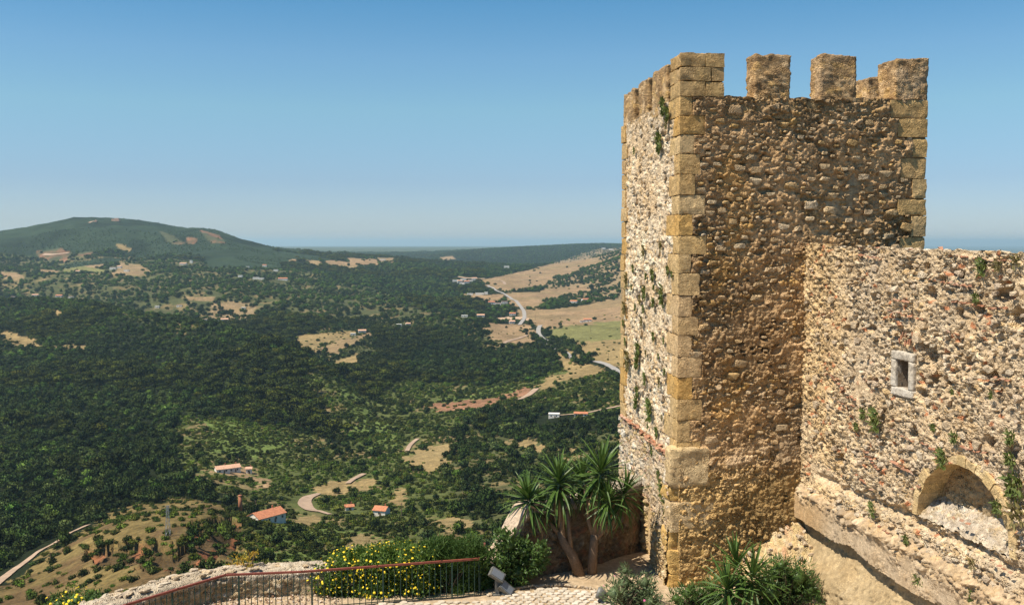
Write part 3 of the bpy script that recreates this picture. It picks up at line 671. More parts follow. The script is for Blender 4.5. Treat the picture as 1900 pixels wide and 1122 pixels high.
def front_fn(u, v):
    h, col = relief(u, v, 100, .30, 1.15, .88, PAL_F, (.41, .32, .22), PAL_FB, 1.5)
    # missing stones: the ragged hollow on the right of the face
    cav = np.exp(-(((u - 4.3) / 1.0) ** 2 + ((v - 1.1) / .85) ** 2))
    B1, B2, Bi = worley(u / .30, v / .17, 400)
    h = h + cav * (.09 * sstep(.05, .3, B2 - B1) * (Bi > .42) - .17); pits = (((Bi * 17) % 1) > .93) * sstep(.05, .3, B2 - B1) * (v > -4.5); h = h - .11 * pits
    # lower zone: yellow, spongy stone
    lo = sstep(-5.1, -5.7, v + .35 * fbm2(u * .9, v * .9, 3, 402)) if False else 1 - sstep(-6.0, -5.4, v + .35 * fbm2(u * .9, v * .9, 3, 402))
    col = col * (1 - lo[:, None]) + lo[:, None] * (np.array([.43, .34, .19]) * (1 + .35 * fbm2(u * 9, v * 9, 3, 403))[:, None])
    band = np.exp(-((v + 5.15 + .25 * np.sin(u * 1.3)) / .42) ** 2) * sstep(-.05, .2, fbm2(u * 2.2, v * 3, 3, 404))
    col = col * (1 - band[:, None]) + band[:, None] * np.array([.52, .44, .34]); h = h * (1 - .6 * band) + band * .05
    top = sstep(2.75, 3.3, v + .3 * fbm2(u * 1.5, v, 3, 405))[:, None]      # lichen-darkened head of the wall
    col = col * (1 - .5 * top) + .5 * top * np.array([.22, .18, .13])
    och = sstep(.28, .6, fbm2(u * .9 + 3, v * .6, 3, 406))[:, None] * (1 - sstep(1.2, 2.4, u))[:, None]
    col = col * (1 - .35 * och) + .35 * och * np.array([.52, .34, .10])
    st = sstep(.2, .5, fbm2(u * 1.2, v * .35, 3, 407))[:, None]                 # vertical water stains
    col = col * (1 - .30 * st); lt = sstep(.1, .5, fbm2(u * .7 + 9, v * .5, 3, 409))[:, None]; col = col * (1 + .22 * lt); dk = sstep(.1, .45, fbm2(u * .5 + 3, v * .45 + 7, 3, 410))[:, None]; col = col * (1 - .3 * dk)
    bulge = .10 * (1 - sstep(-8.2, -5.4, v)) + .05 * (1 - sstep(-5.5, -5.2, v))
    h = carve(h + bulge, u, v, stones_f)
    inq = np.zeros(u.shape, bool)
    for (a, h_, fl, ll) in quo: inq |= (v >= a) & (v < a + h_) & (u < fl)
    for (a, h_, fl) in quor: inq |= (v >= a) & (v < a + h_) & (u > TW - fl)
    h = np.where(inq, np.minimum(h, -.03), h)
    dv = np.where(v > ZM - .05, .05 * fbm2(u * 5, v * 0, 3, 408), 0)
    h = np.where((u < .04) | (u > TW - .03), np.minimum(h, .0), h)
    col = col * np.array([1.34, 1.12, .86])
    return h - .02, np.clip(col, .02, .9), dv
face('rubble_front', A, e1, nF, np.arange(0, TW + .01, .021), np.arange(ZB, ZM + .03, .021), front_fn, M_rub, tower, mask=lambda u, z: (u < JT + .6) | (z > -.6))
stones_l = scatter(80, 1.0, TW - .8, -4.9, ZM - .2, .18, .36, lambda u, z: False, 6)
def left_fn(u, v):
    h, col = relief(u, v, 500, .25, .75, 1.15, PAL_L, (.70, .62, .50), PAL_L)
    ochr = sstep(.15, .5, fbm2(u * .8, v * .8, 3, 501))[:, None]
    col = col * (1 - .35 * ochr) + .35 * ochr * np.array([.62, .45, .25])
    top = sstep(2.6, 3.3, v)[:, None]; col = col * (1 - .35 * top) + .35 * top * np.array([.3, .25, .18])
    h = carve(h, u, v, stones_l)
    inq = np.zeros(u.shape, bool)
    for (a, h_, fl, ll) in quo: inq |= (v >= a) & (v < a + h_) & (u < ll)
    inq |= (u > TW - .5) & (v > ZL)
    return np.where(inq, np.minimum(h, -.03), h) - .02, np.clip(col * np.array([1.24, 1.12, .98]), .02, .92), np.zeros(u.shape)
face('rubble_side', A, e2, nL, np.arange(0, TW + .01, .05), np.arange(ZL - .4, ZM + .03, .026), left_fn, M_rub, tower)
LB = .17    # how far the thicker foot of the left side stands out
def leftlow_fn(u, v):
    h, col = relief(u, v, 600, .2, 1.2, 1.1, [(.62, .50, .36), (.70, .60, .47), (.55, .40, .22), (.66, .52, .40), (.60, .44, .2), (.58, .36, .25)], (.62, .50, .36), PAL_L)
    lo = (1 - sstep(-7.6, -6.6, v + .4 * fbm2(u, v, 3, 601)))[:, None]
    col = col * (1 - .55 * lo) + .55 * lo * np.array([.60, .43, .18])
    notch = np.exp(-((u - 2.2) / .25) ** 2) * (1 - sstep(-7.4, -6.7, v))
    return h - .5 * notch + .06 * (1 - sstep(-8.2, -6.5, v)), col, np.where(v > ZL - .04, .04 * fbm2(u * 6, v * 0, 3, 602), 0)
e2t = (e2 * TW - nL * (LB - .02)) / TW
face('rubble_foot', A + nL * LB, e2t, nL, np.arange(0, TW + .01, .045), np.arange(ZB, ZL + .01, .026), leftlow_fn, M_rub, tower)
bm_ = MB()   # body behind the sheets
cx = A + e1 * TW / 2 + e2 * TW / 2
bm_.box((cx[0], cx[1], (ZB + ZM - .12) / 2), (TW - .24, TW - .24, ZM - .12 - ZB), PSI)
bm_.build('core', M_quoin if False else stone_mat('rough_core', (.42, .34, .22)), tower)
# ledge body and rough front end of the foot
block_obj('foot_mass', A - e1 * (LB - .05) + np.array([0, 0, ZB]), e1 * (LB + .1), e2t * TW * .99, np.array([0, 0, ZL - ZB - .02]), M_quoin, tower, (.60, .50, .36), res=.25, amp=.01, seed=77)
for k in range(58):   # broken roof tiles bedded on the ledge
    s = k / 58 * (TW - .5) + .35 + rnd.uniform(-.05, .05)
    P = A + e2 * s - e1 * (rnd.uniform(.02, .05 + LB * (1 - s / TW))) + np.array([0, 0, ZL + rnd.uniform(-.01, .09)])
    place_piece('tile', HULLST, P, e2, nL, rnd.uniform(.16, .34), rnd.uniform(.04, .07), rnd.uniform(.14, .26), tower, rnd.uniform(-.25, .25))
# big weathered corner lumps below the ledge, front left edge
zz = -5.0; k = 0
for (hh, fl, pr) in ((.95, .85, .05), (.35, .5, .0), (.75, 1.0, .09), (.45, .6, .03), (.6, .75, .10), (.5, .5, .12)):
    zz -= hh
    block_obj('cornerstone', A - e1 * (LB + .03 + .02 * (k % 2)) - e2 * (pr + .02) + np.array([0, 0, zz]), e1 * (fl + LB), e2 * (.5 + .2 * (k % 2)), np.array([0, 0, hh + .01]), M_quoin, tower,
              [(.52, .44, .31), (.5, .36, .15), (.5, .42, .3), (.52, .38, .17), (.54, .40, .18), (.5, .36, .15)][k], res=.07, amp=.075, seed=900 + k, nsc=3.2, round_=.05); k += 1
for (u, z, w) in stones_f:
    place_piece('stone', HULLS, A + e1 * u + nF * rnd.uniform(-.03, .01) + np.array([0, 0, z]), e1, nF, w, w * rnd.uniform(.42, .62), rnd.uniform(.13, .19), tower, rnd.uniform(-.12, .12))
for (u, z, w) in stones_l:
    place_piece('stone', HULLSW, A + e2 * u + nL * rnd.uniform(-.02, .0) + np.array([0, 0, z]), e2, nL, w, w * rnd.uniform(.5, .7), .14, tower, rnd.uniform(-.12, .12))
# merlons: u ranges along each side
T_M = .62
def rough_merlon(o, a, b, c, seed, colr=(.36, .28, .18)):
    V, Fs = rough_block(o, a, b, c, res=.04, amp=.0, seed=seed, round_=.03)
    x = V @ e1; y = V @ e2; z = V[:, 2]
    f1_, f2_, ci = worley((x + y * .7) / .17, (z + y * .05) / .12, seed % 7 + 3)
    d = sstep(.02, .3, f2_ - f1_)
    cen = (np.asarray(o) + (np.asarray(a) + np.asarray(b) + np.asarray(c)) / 2)
    N = V - cen; N[:, 2] *= .6; N /= np.linalg.norm(N, axis=1)[:, None]
    hh = .03 * d * (ci * .9 + .1) + .03 * fbm3(x * 3, y * 3, z * 3, 3, seed) + .016 * fbm3(x * 14, y * 14, z * 14, 2, seed) - .02
    V = V + N * hh[:, None]
    V[:, 2] -= (z > o[2] + c[2] - .06) * .05 * (fbm3(x * 4, y * 4, 0 * z, 2, seed + 3) + .3)
    col = pal_pick((ci * 3.7) % 1, [(.34, .26, .16), (.40, .32, .21), (.30, .24, .16), (.46, .36, .2), (.5, .42, .3), (.27, .21, .14)])
    gr = sstep(.1, .45, fbm3(x * 1.7, y * 1.7, z * 1.7, 3, seed + 9))[:, None]; col = col * (1 - .4 * gr) + .4 * gr * np.array([.5, .46, .4])
    drk = sstep(ZTOP - .25, ZTOP, z)[:, None]; col = col * (1 - .5 * drk) + .5 * drk * np.array([.16, .13, .1])
    return mkobj('merlon', mesh_np('merlon', V, Fs, True, np.clip(col * np.array([1.3, 1.08, .84]), .02, .9)), M_rub, tower)
Z3 = np.array([0, 0, 1.0])
def mu(px, row=150):   # pixel column -> distance along the front face
    r = ray(px, row); t = np.linalg.solve(np.array([[e1[0], -r[0]], [e1[1], -r[1]]]), -A[:2]); return t[0]
def ml(px, row=190):
    r = ray(px, row); t = np.linalg.solve(np.array([[e2[0], -r[0]], [e2[1], -r[1]]]), -A[:2]); return t[0]
HM = ZTOP - ZM + .12
fr = [(mu(1400), mu(1468)), (mu(1521), mu(1590))]
for i, (a, b) in enumerate(fr): rough_merlon(A + e1 * a + Z3 * (ZM - .1), e1 * (b - a), e2 * T_M, Z3 * (HM + (.0, .03)[i]), 40 + i)
ZL_ = [.36, .34, .33]; u1 = mu(1345)
# left corner merlon made of dressed blocks
z = ZM
for i, hh in enumerate((.36, .34, .33)):
    for (o, a) in ((0, .62 + .14 * (i % 2)), (.62 + .14 * (i % 2) + .008, u1 - (.62 + .14 * (i % 2)) - .008)):
        block_obj('merlon_block', A + e1 * (o - .02) - e2 * .02 + Z3 * (z + .006), e1 * a, e2 * (.88 + .05 * (i % 2)), Z3 * (hh - .012), M_quoin, tower, [(.46, .35, .2), (.42, .32, .19), (.45, .33, .18)][i], res=.08, amp=.035, seed=500 + i * 2 + int(o > 0), nsc=5)
    z += hh
a = mu(1662); rough_merlon(A + e1 * a + Z3 * (ZM - .1), e1 * (TW - a + .02), e2 * .95, Z3 * HM, 50)
for i, (pa, pb) in enumerate(((1241, 1211), (1206, 1186), (1180, 1158))):
    s0, s1 = ml(pa), ml(pb)
    rough_merlon(A + e2 * (s0 + .22) - e1 * .0 + Z3 * (ZM - .25), e1 * T_M, e2 * min(s1 - s0 - .1, TW - s0 - .22), Z3 * (HM + .12 - .03 * i), 60 + i)
for s in (1.9, 3.6, 5.1):   # right-hand side and back
    rough_merlon(A + e1 * (TW - T_M) + e2 * s + Z3 * (ZM - .3), e1 * T_M, e2 * .95, Z3 * (HM + .05 - (.42 if s > 3 else 0)), 70 + int(s))
for s in (1.5, 3.1, 4.7):
    rough_merlon(A + e1 * s + e2 * (TW - T_M) + Z3 * (ZM - .3), e1 * .9, e2 * T_M, Z3 * (HM - .05), 80 + int(s))
# parapet walk: breast wall under the merlons
for i, (o, a, b) in enumerate(((e1 * .4, e1 * (TW - .45), e2 * T_M), (e2 * (TW - T_M), e1 * TW, e2 * T_M), (e2 * .3, e1 * T_M, e2 * (TW - .35)), (e1 * (TW - T_M) + e2 * .3, e1 * T_M, e2 * (TW - .35)))):
    block_obj('breast_wall', A + o + (e1 * .02 + e2 * .02) + Z3 * (ZM - .5), a, b, Z3 * .5, M_quoin, tower, (.34, .27, .17), res=.12, amp=.05, seed=710 + i)

# ------------------------------------------------------------------ CURTAIN WALL on the right
AZ = R(10.5); w1 = np.array([math.sin(AZ), -math.cos(AZ), 0]); nW = np.array([-math.cos(AZ), -math.sin(AZ), 0])
J = A + e1 * JT
WL = 11.0
cw = thing('curtain_wall', 'broad sunlit rubble curtain wall with arch and white framed window right of tower', 'wall')
def wp(px, row, off=0.0):   # pixel -> (u,z) on the wall plane (shifted outwards by off)
    r = ray(px, row); P0 = J + nW * off; t = np.dot(P0, nW) / np.dot(r, nW); P = r * t
    return float(np.dot(P - J, w1)), float(P[2])
wa, wb_, wc, wd = wp(1658, 650), wp(1700, 655), wp(1700, 742), wp(1658, 730)
FU0, FU1 = wa[0], wb_[0]; FZ1 = (wa[1] + wb_[1]) / 2; FZ0 = (wc[1] + wd[1]) / 2
OU0, OU1 = wp(1666, 690)[0], wp(1690, 690)[0]; OZ1 = wp(1675, 668)[1]; OZ0 = wp(1675, 720)[1]
au0 = wp(1706, 955); au = wp(1790, 862); AC = au[0]; AR = AC - au0[0]; AZC = au[1] - AR * .95
def arch_in(u, z, r): return (((u - AC) ** 2 + ((z - AZC) / .95) ** 2 < r * r) & (z > AZC - .02))
ZLW = wp(1485, 900, .12)[1]          # ledge level
avoidw = lambda u, z: (FU0 - .15 < u < FU1 + .15 and FZ0 - .2 < z < FZ1 + .2) or bool(arch_in(np.array(u), np.array(z), AR + .35))
stones_w = scatter(235, .05, 8.6, -5.0, -.35, .10, .30, avoidw, 8, lambda u, z: .5 + .5 * (z > -3) * (u > 2) + .4 * (z < -4.4))
holes = [(*wp(x, y), r) for x, y, r in ((1722, 655, .28), (1625, 553, .13), (1618, 610, .10), (1590, 602, .08), (1540, 590, .1), (1575, 610, .1), (1565, 648, .09), (1672, 617, .13), (1650, 622, .08), (1735, 545, .16), (1838, 700, .2), (1815, 575, .14), (1772, 505, .12), (1785, 583, .12), (1714, 707, .1), (1735, 710, .15), (1758, 706, .12), (1800, 670, .1), (1752, 520, .08), (1710, 730, .15), (1890, 590, .2), (1865, 545, .2), (1627, 708, .1), (1612, 715, .09), (1800, 672, .09), (1695, 800, .14), (1840, 820, .16), (1720, 495, .1), (1688, 497, .1), (1880, 840, .12), (1560, 850, .14), (1528, 820, .12))]
def wall_fn(u, v):
    h, col = relief(u, v, 1000, .14, 1.3, .62, PAL_W, (.52, .43, .32), PAL_W)
    h = h + .05 * fbm2(u * 1.2, v * 1.2, 3, 1001)
    warm = (1 - sstep(.6, 3.0, u + .6 * fbm2(u, v, 3, 1002)))[:, None]
    col = col * (1 - .45 * warm) + .45 * warm * np.array([.66, .50, .27])
    grey = sstep(.05, .4, fbm2(u * .7, v * .9, 3, 1003))[:, None]
    col = col * (1 - .4 * grey) + .4 * grey * np.array([.48, .43, .37])
    B1, B2, Bi = worley(u / .12, v / .08, 1004)
    red = (((Bi * 31) % 1) > .97)[:, None]; col = np.where(red, np.array([.50, .24, .14]), col)
    patch = (1 - sstep(.0, .4, np.hypot((u - wp(1600, 690)[0]) / .9, (v - wp(1600, 690)[1]) / .8) - .7)) * .7   # surviving render
    patch = np.maximum(patch, .8 * (1 - sstep(0, .35, np.hypot((u - wp(1530, 880)[0]) / .75, (v - wp(1530, 880)[1]) / .22) - .8)))
    h = h * (1 - .7 * patch) + .7 * patch * .03; col = col * (1 - .7 * patch[:, None]) + .7 * patch[:, None] * np.array([.56, .49, .40])
    for (a, c, r_) in holes:
        k = (abs(u - a) < r_ * 1.6) & (abs(v - c) < r_ * 1.6)
        q = .8 * np.hypot((u[k] - a), (v[k] - c) * 1.25) * (1 + .3 * fbm2(u[k] * 9, v[k] * 9, 2, 5)) / r_
        h[k] -= .30 * (1 - sstep(.55, 1.0, q))
    h = carve(h, u, v, stones_w, .03)
    # rubble swelling out above the ledge
    led = (1 - sstep(ZLW + .10, ZLW + .55, v + .15 * fbm2(u * 2, v, 3, 1006)))
    h = h + led * .06 * (1 + .8 * fbm2(u * 4, v * 4, 3, 1007))
    und = np.exp(-((v - (ZLW + .42 + .12 * fbm2(u * 2, v * 0, 3, 1010))) / .09) ** 2) * sstep(.6, 1.4, u)
    h = h - .13 * und
    fr_ = (u > FU0 - .02) & (u < FU1 + .02) & (v > FZ0 - .02) & (v < FZ1 + .02); h = np.where(fr_, -.02, h)
    dv = np.where(v > -.40, (v + .40) / .35 * (-.018 * u) + np.where(v > -.09, .07 * fbm2(u * 4, 0 * v, 4, 1008), 0), 0)
    col = col * np.array([1.16, 1.06, .92])
    return h, np.clip(col, .03, .9), dv
face('rubble_face', J, w1, nW, np.arange(-.1, WL, .03), np.arange(ZLW - .08, -.035, .0235), wall_fn, M_rub, cw,
     mask=lambda u, z: ~((u > OU0) & (u < OU1) & (z > OZ0) & (z < OZ1)) & ~arch_in(u, z, AR))
# top of the wall
def top_fn(u, v):
    h, col = relief(u, v, 1300, .2, 1.4, 1.0, PAL_W, (.5, .44, .36)); return h, col, np.zeros(u.shape)
uu = np.arange(-.2, WL, .06); ww = np.arange(0, 1.6, .06); U_, W_ = np.meshgrid(uu, ww); u = U_.ravel(); w_ = W_.ravel()
h, col = relief(u, w_, 1300, .2, 1.2, 1.0, PAL_W, (.5, .44, .36))
zt = -.085 - .018 * u + h * .8 - .06 + .07 * fbm2(u * 4, 0 * u, 4, 1008) * np.clip(1 - w_ / .3, 0, 1)
P = J + u[:, None] * w1 - w_[:, None] * nW; P[:, 2] = zt
i = np.arange(len(u)).reshape(len(ww), len(uu)); q = np.stack([i[:-1, :-1], i[:-1, 1:], i[1:, 1:], i[1:, :-1]], -1).reshape(-1, 4)
mkobj('wall_top', mesh_np('wall_top', P, q, True, col), M_rub, cw, 'stuff')
core = MB()     # back of the wall
for (z0, z1) in ((G - .5, -.3),):
    c_ = J + w1 * (WL / 2) - nW * 1.15; core.box((c_[0], c_[1], (z0 + z1) / 2), (.9, WL, z1 - z0), AZ)
core.build('wall_core', stone_mat('wall_core_stone', (.5, .42, .32)), cw)
# window: opening, reveal and frame stones
win = mkobj('window', None, None, cw); win.empty_display_size = .2
rv = MB(); dp = .62
def W(u, z, off=0.0): return J + w1 * u + nW * off + Z3 * z
q8 = [W(OU0, OZ0, 0), W(OU1, OZ0, 0), W(OU1, OZ1, 0), W(OU0, OZ1, 0), W(OU0 , OZ0, -dp), W(OU1 - .1, OZ0, -dp), W(OU1 - .1, OZ1, -dp), W(OU0, OZ1, -dp)]
rv.add(q8, [(0, 1, 5, 4), (1, 2, 6, 5), (2, 3, 7, 6), (3, 0, 4, 7), (4, 5, 6, 7)])
rv.build('reveal', stone_mat('reveal_stone', (.30, .24, .18), 2, .4), win)
for nm, (a, b, c, d) in (('lintel', (FU0, FU1, OZ1, FZ1)), ('sill', (FU0, FU1, FZ0, OZ0)), ('jamb', (FU0, OU0, OZ0 + .004, OZ1 - .004)), ('jamb', (OU1, FU1, OZ0 + .004, OZ1 - .004))):
    V, Fs = rough_block(W(a, c, -.1), w1 * (b - a), nW * .16, Z3 * (d - c), res=.035, amp=.024, seed=int(a * 100) % 97, nsc=9, round_=.008)
    mkobj(nm, mesh_np(nm, V, Fs, True), M_white, win)
# arched recess
AD = .42
def rec_fn(u, v):
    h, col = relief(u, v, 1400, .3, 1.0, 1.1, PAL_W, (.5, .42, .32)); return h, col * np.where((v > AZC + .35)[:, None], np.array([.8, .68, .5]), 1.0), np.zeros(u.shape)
face('recess_back', J - nW * AD, w1, nW, np.arange(AC - AR - .3, AC + AR + .3, .04), np.arange(AZC - .3, AZC + AR + .1, .03), rec_fn, M_rub, cw)
V_ = []; us_ = np.arange(AC - AR - .05, AC + AR + .05, .05); ss_ = np.linspace(0, 1, 12)
UU, SS = np.meshgrid(us_, ss_); fl_h, fl_c = relief(UU.ravel(), SS.ravel() * .8, 1450, .3, 1.2, .8, PAL_W, (.5, .42, .33))
Pf = J + UU.ravel()[:, None] * w1 + nW * (.03 - SS.ravel()[:, None] * (AD + .05)) + Z3 * (AZC - .04 + .42 * SS.ravel() + fl_h)[:, None]
i = np.arange(len(Pf)).reshape(12, len(us_)); q = np.stack([i[:-1, :-1], i[:-1, 1:], i[1:, 1:], i[1:, :-1]], -1).reshape(-1, 4)
mkobj('recess_floor', mesh_np('recess_floor', Pf, q, True, np.clip(fl_c, .03, .9)), M_rub, cw, 'stuff')
nseg = 17; arch = mkobj('arch', None, None, cw); arch.empty_display_size = .2
for k in range(nseg):   # voussoirs
    t0, t1_ = math.pi * k / nseg, math.pi * (k + 1) / nseg
    r0, r1 = AR - .02, AR + rnd.uniform(.13, .19)
    def pt(t, r, off): return W(AC - math.cos(t) * r, AZC + math.sin(t) * r * .95, off)
    g_ = .0025; m_ = 3; V = []
    for off in (-AD, -.25, 0.07 + rnd.uniform(-.02, .02)):
        for j in range(m_ + 1):
            t = t0 + g_ + (t1_ - t0 - 2 * g_) * j / m_
            for r in (r0, (r0 + r1) / 2, r1): V.append(pt(t, r, off))
    V = np.array(V); V += .018 * np.stack([fbm3(V[:, 0] * 6, V[:, 1] * 6, V[:, 2] * 6, 2, 88 + s) for s in range(3)], 1)
    Fs = []; 
    def ix(o_, j, r): return o_ * (m_ + 1) * 3 + j * 3 + r
    for j in range(m_):
        for r in range(2):
            Fs.append((ix(2, j, r), ix(2, j + 1, r), ix(2, j + 1, r + 1), ix(2, j, r + 1)))
        for o_ in range(2):
            Fs.append((ix(o_, j, 0), ix(o_, j + 1, 0), ix(o_ + 1, j + 1, 0), ix(o_ + 1, j, 0))); Fs.append((ix(o_, j, 2), ix(o_ + 1, j, 2), ix(o_ + 1, j + 1, 2), ix(o_, j + 1, 2)))
    for o_ in range(2):
        for r in range(2):
            Fs.append((ix(o_, 0, r), ix(o_ + 1, 0, r), ix(o_ + 1, 0, r + 1), ix(o_, 0, r + 1))); Fs.append((ix(o_, m_, r), ix(o_, m_, r + 1), ix(o_ + 1, m_, r + 1), ix(o_ + 1, m_, r)))
    c_ = [(.58, .43, .23), (.60, .46, .26), (.55, .41, .21)][k % 3]
    mkobj('voussoir', mesh_np('voussoir', V, Fs, False, np.array(c_)[None, :] * (1 + .1 * fbm3(V[:, 0] * 5, V[:, 1] * 5, V[:, 2] * 5, 2, 3))[:, None]), M_quoin, arch)
# lower, plastered part standing proud, with rubble ledge; its undercut foot is shaped to cast the shadow band
def lowcurve(u): return np.interp(u, LC_u, LC_z)
lcp = [wp(1488, 965, .2), wp(1520, 985, .2), wp(1548, 1004, .2), wp(1580, 1012, .2), wp(1606, 1038, .2), wp(1640, 1062, .2), wp(1690, 1095, .2), wp(1750, 1125, .2)]
LC_u = [p[0] for p in lcp] + [11]; LC_z = [p[1] for p in lcp] + [lcp[-1][1] - .7]
PO = .20
def plast_fn(u, v):
    h, col = relief(u, v, 1500, .2, 1.0, .9, PAL_W, (.50, .42, .32), PAL_W)
    up = sstep(ZLW - .42, ZLW - .02, v + .25 * fbm2(u * 1.6, v * 1.6, 3, 1501) + .10 * sstep(0, 5, u))   # broken rubble edge
    k = np.clip(up + .55 * sstep(2.5, 5, u) * sstep(-.1, .3, fbm2(u * 1.3, v * 1.3, 3, 1502)), 0, 1)
    pl = np.array([.50, .35, .20])[None, :] * (1 - sstep(.8, 2.2, u))[:, None] + np.array([.46, .36, .25])[None, :] * sstep(.8, 2.2, u)[:, None]
    spk = (fbm2(u * 14, v * 10, 3, 1503) > .42) & (u > 1.2)
    pl = pl * (1 + .10 * fbm2(u * 1.5, v * .6, 4, 1504))[:, None] * np.where(spk, .72, 1)[:, None]
    col = col * np.array([.76, .66, .54]) * k[:, None] + pl * (1 - k[:, None]); h = h * k * 1.8 + (1 - k) * (.02 + .012 * fbm2(u * 3, v * 3, 3, 1505) - .02 * spk)
    h = h - .22 * sstep(ZLW - .16, ZLW + .10, v)      # ledge slopes back to the upper wall
    return h, np.clip(col, .05, .9), np.where(v < lowcurve(u) + .05, .015 * fbm2(u * 8, v * 8, 2, 9), 0)
face('plastered_base', J + nW * PO, w1, nW, np.arange(-.35, WL, .027), np.arange(G + .2, ZLW + .16, .026), plast_fn, M_plast, cw, mask=lambda u, z: z > lowcurve(u))
uu = np.arange(-.3, WL, .08); V = []; 
for s in np.linspace(0, 1, 5): V.append(np.stack([J + w1 * a + nW * (PO * (1 - s) - .22 * s) + Z3 * (lowcurve(a) + .0 - .0 * s) for a in uu]))
V = np.concatenate(V); i = np.arange(len(V)).reshape(5, len(uu)); q = np.stack([i[:-1, :-1], i[:-1, 1:], i[1:, 1:], i[1:, :-1]], -1).reshape(-1, 4)
mkobj('undercut', mesh_np('undercut', V, q, True, np.tile([.5, .36, .2], (len(V), 1))), M_plast, cw, 'stuff')
def lowback(u, v):
    h, col = relief(u, v, 1600, .1, .7, 1, [(.37, .28, .165), (.35, .265, .155), (.40, .31, .19)], (.36, .275, .16)); 
    tl = .5 * sstep(0, .9, (lowcurve(u) - .22) - v)      # battered foot coming forward again
    sn = fbm2(u * 1.3, v * .8, 4, 1610)[:, None]; sp2 = ((fbm2(u * 11, v * 9, 3, 1611) > .38) & (fbm2(u * .9, v * .9, 2, 1612) > -.1))[:, None]
    col = np.clip(col * (1 + .3 * sn) * np.where(sp2, .74, 1), .03, .9)
    return h * 1.25 - .015 * sp2[:, 0] + tl * .95, col, np.zeros(u.shape)
face('battered_foot', J - nW * .04, w1, nW, np.arange(-.3, WL, .045), np.arange(G - .6, ZLW - .3, .035), lowback, M_plast, cw, mask=lambda u, z: z < lowcurve(u) + .1)
for (u, z, w) in stones_w:
    ex = .12 if z < ZLW + .5 else 0.0
    place_piece('stone', HULLSW, W(u, z, rnd.uniform(.0, .05) + ex), w1, nW, w, w * rnd.uniform(.5, .8), rnd.uniform(.13, .24), cw, rnd.uniform(-.3, .3))
for k in range(40):     # loose rubble along the ledge
    u = rnd.uniform(.5, 8.5); place_piece('stone', HULLSW, W(u, ZLW + rnd.uniform(-.05, .14), PO - rnd.uniform(.02, .2)), w1, nW, rnd.uniform(.10, .26), rnd.uniform(.07, .14), rnd.uniform(.12, .2), cw, rnd.uniform(-.3, .3))
# courses of red tile fragments
tl = []
for (x0, y0, x1, y1, n_) in ((1760, 523, 1810, 530, 9), (1775, 560, 1830, 566, 10), (1655, 577, 1715, 590, 9), (1665, 555, 1690, 558, 4), (1845, 570, 1870, 572, 4), (1735, 518, 1750, 522, 3), (1560, 745, 1600, 755, 6), (1578, 735, 1592, 740, 4), (1660, 855, 1698, 878, 10), (1610, 835, 1635, 870, 8), (1665, 800, 1700, 820, 4), (1718, 820, 1745, 838, 5), (1790, 828, 1830, 840, 6), (1600, 472, 1640, 480, 6), (1780, 475, 1880, 484, 10), (1550, 700, 1570, 722, 6), (1540, 695, 1560, 700, 3), (1760, 615, 1785, 618, 2), (1835, 615, 1848, 618, 2), (1855, 700, 1875, 705, 4), (1615, 475, 1635, 478, 3), (1595, 880, 1620, 905, 4), (1700, 905, 1712, 900, 2), (1780, 960, 1800, 970, 3), (1860, 1040, 1890, 1060, 4), (1645, 975, 1660, 985, 3), (1840, 500, 1850, 502, 2)):
    for k in range(n_):
        t = (k + rnd.uniform(-.3, .3)) / max(n_ - 1, 1); tl.append((x0 + (x1 - x0) * t, y0 + (y1 - y0) * t + rnd.uniform(-2, 2)))
for (x, y) in tl:
    u, z = wp(x, y); place_piece('tile', HULLST, W(u, z, .07 + .1 * (z < ZLW + .5)), w1, nW, rnd.uniform(.09, .2), rnd.uniform(.03, .055), rnd.uniform(.08, .13), cw, rnd.uniform(-.2, .2))
for k in range(9):
    u, z = wp(1675 + 3 * k, 628 + rnd.uniform(-12, 12)); place_piece('tile', HULLST, W(u, z, .06), w1, nW, .05, .16, .1, cw, rnd.uniform(-.3, .3))
for k in range(26):    # tiles lying on the crest
    u = rnd.uniform(2.2, 8.5); place_piece('tile', HULLST, W(u, -.09 - .018 * u + rnd.uniform(-.02, .03), -rnd.uniform(0, .5)), w1, nW, rnd.uniform(.15, .3), .05, .2, cw, rnd.uniform(-.2, .2))
u, z = wp(1745, 467); place_piece('tile', HULLST, W(u, -.06 - .018 * u + .03, -.05), w1, nW, .3, .07, .2, cw, -.4)
# rubble ramp at the junction of tower and wall
uu = np.linspace(0, 1, 60); vv = np.linspace(0, 1, 60); U_, V_ = np.meshgrid(uu, vv); a = U_.ravel(); b = V_.ravel()
R0 = J - w1 * .15 + nW * .0; top = wp(1490, 968, .2)[1]
P = R0 + (a[:, None] * 4.6) * w1 + (b[:, None]) * (nW * 1.9) + Z3 * 0
P[:, 2] = top + .02 - a * 4.6 * .6 - (b ** 1.5) * 1.5 + .12 * fbm2(a * 6, b * 4, 3, 1702)
h, col = relief(a * 4.6, b * 1.9, 1700, .2, 1.6, 1.0, [(.58, .43, .22), (.62, .48, .28), (.52, .38, .18), (.64, .5, .33), (.56, .34, .2)], (.55, .41, .22))
P = P + h[:, None] * (Z3 * .8 + nW * .6)
i = np.arange(3600).reshape(60, 60); q = np.stack([i[:-1, :-1], i[:-1, 1:], i[1:, 1:], i[1:, :-1]], -1).reshape(-1, 4)
ramp_o = mkobj('rubble_ramp', mesh_np('rubble_ramp', P + nW * .06, q, True, col), M_rub)
ramp_t = thing('rubble_heap', 'loose yellowish rubble stones strewn on the slope below the tower junction', 'rubble')
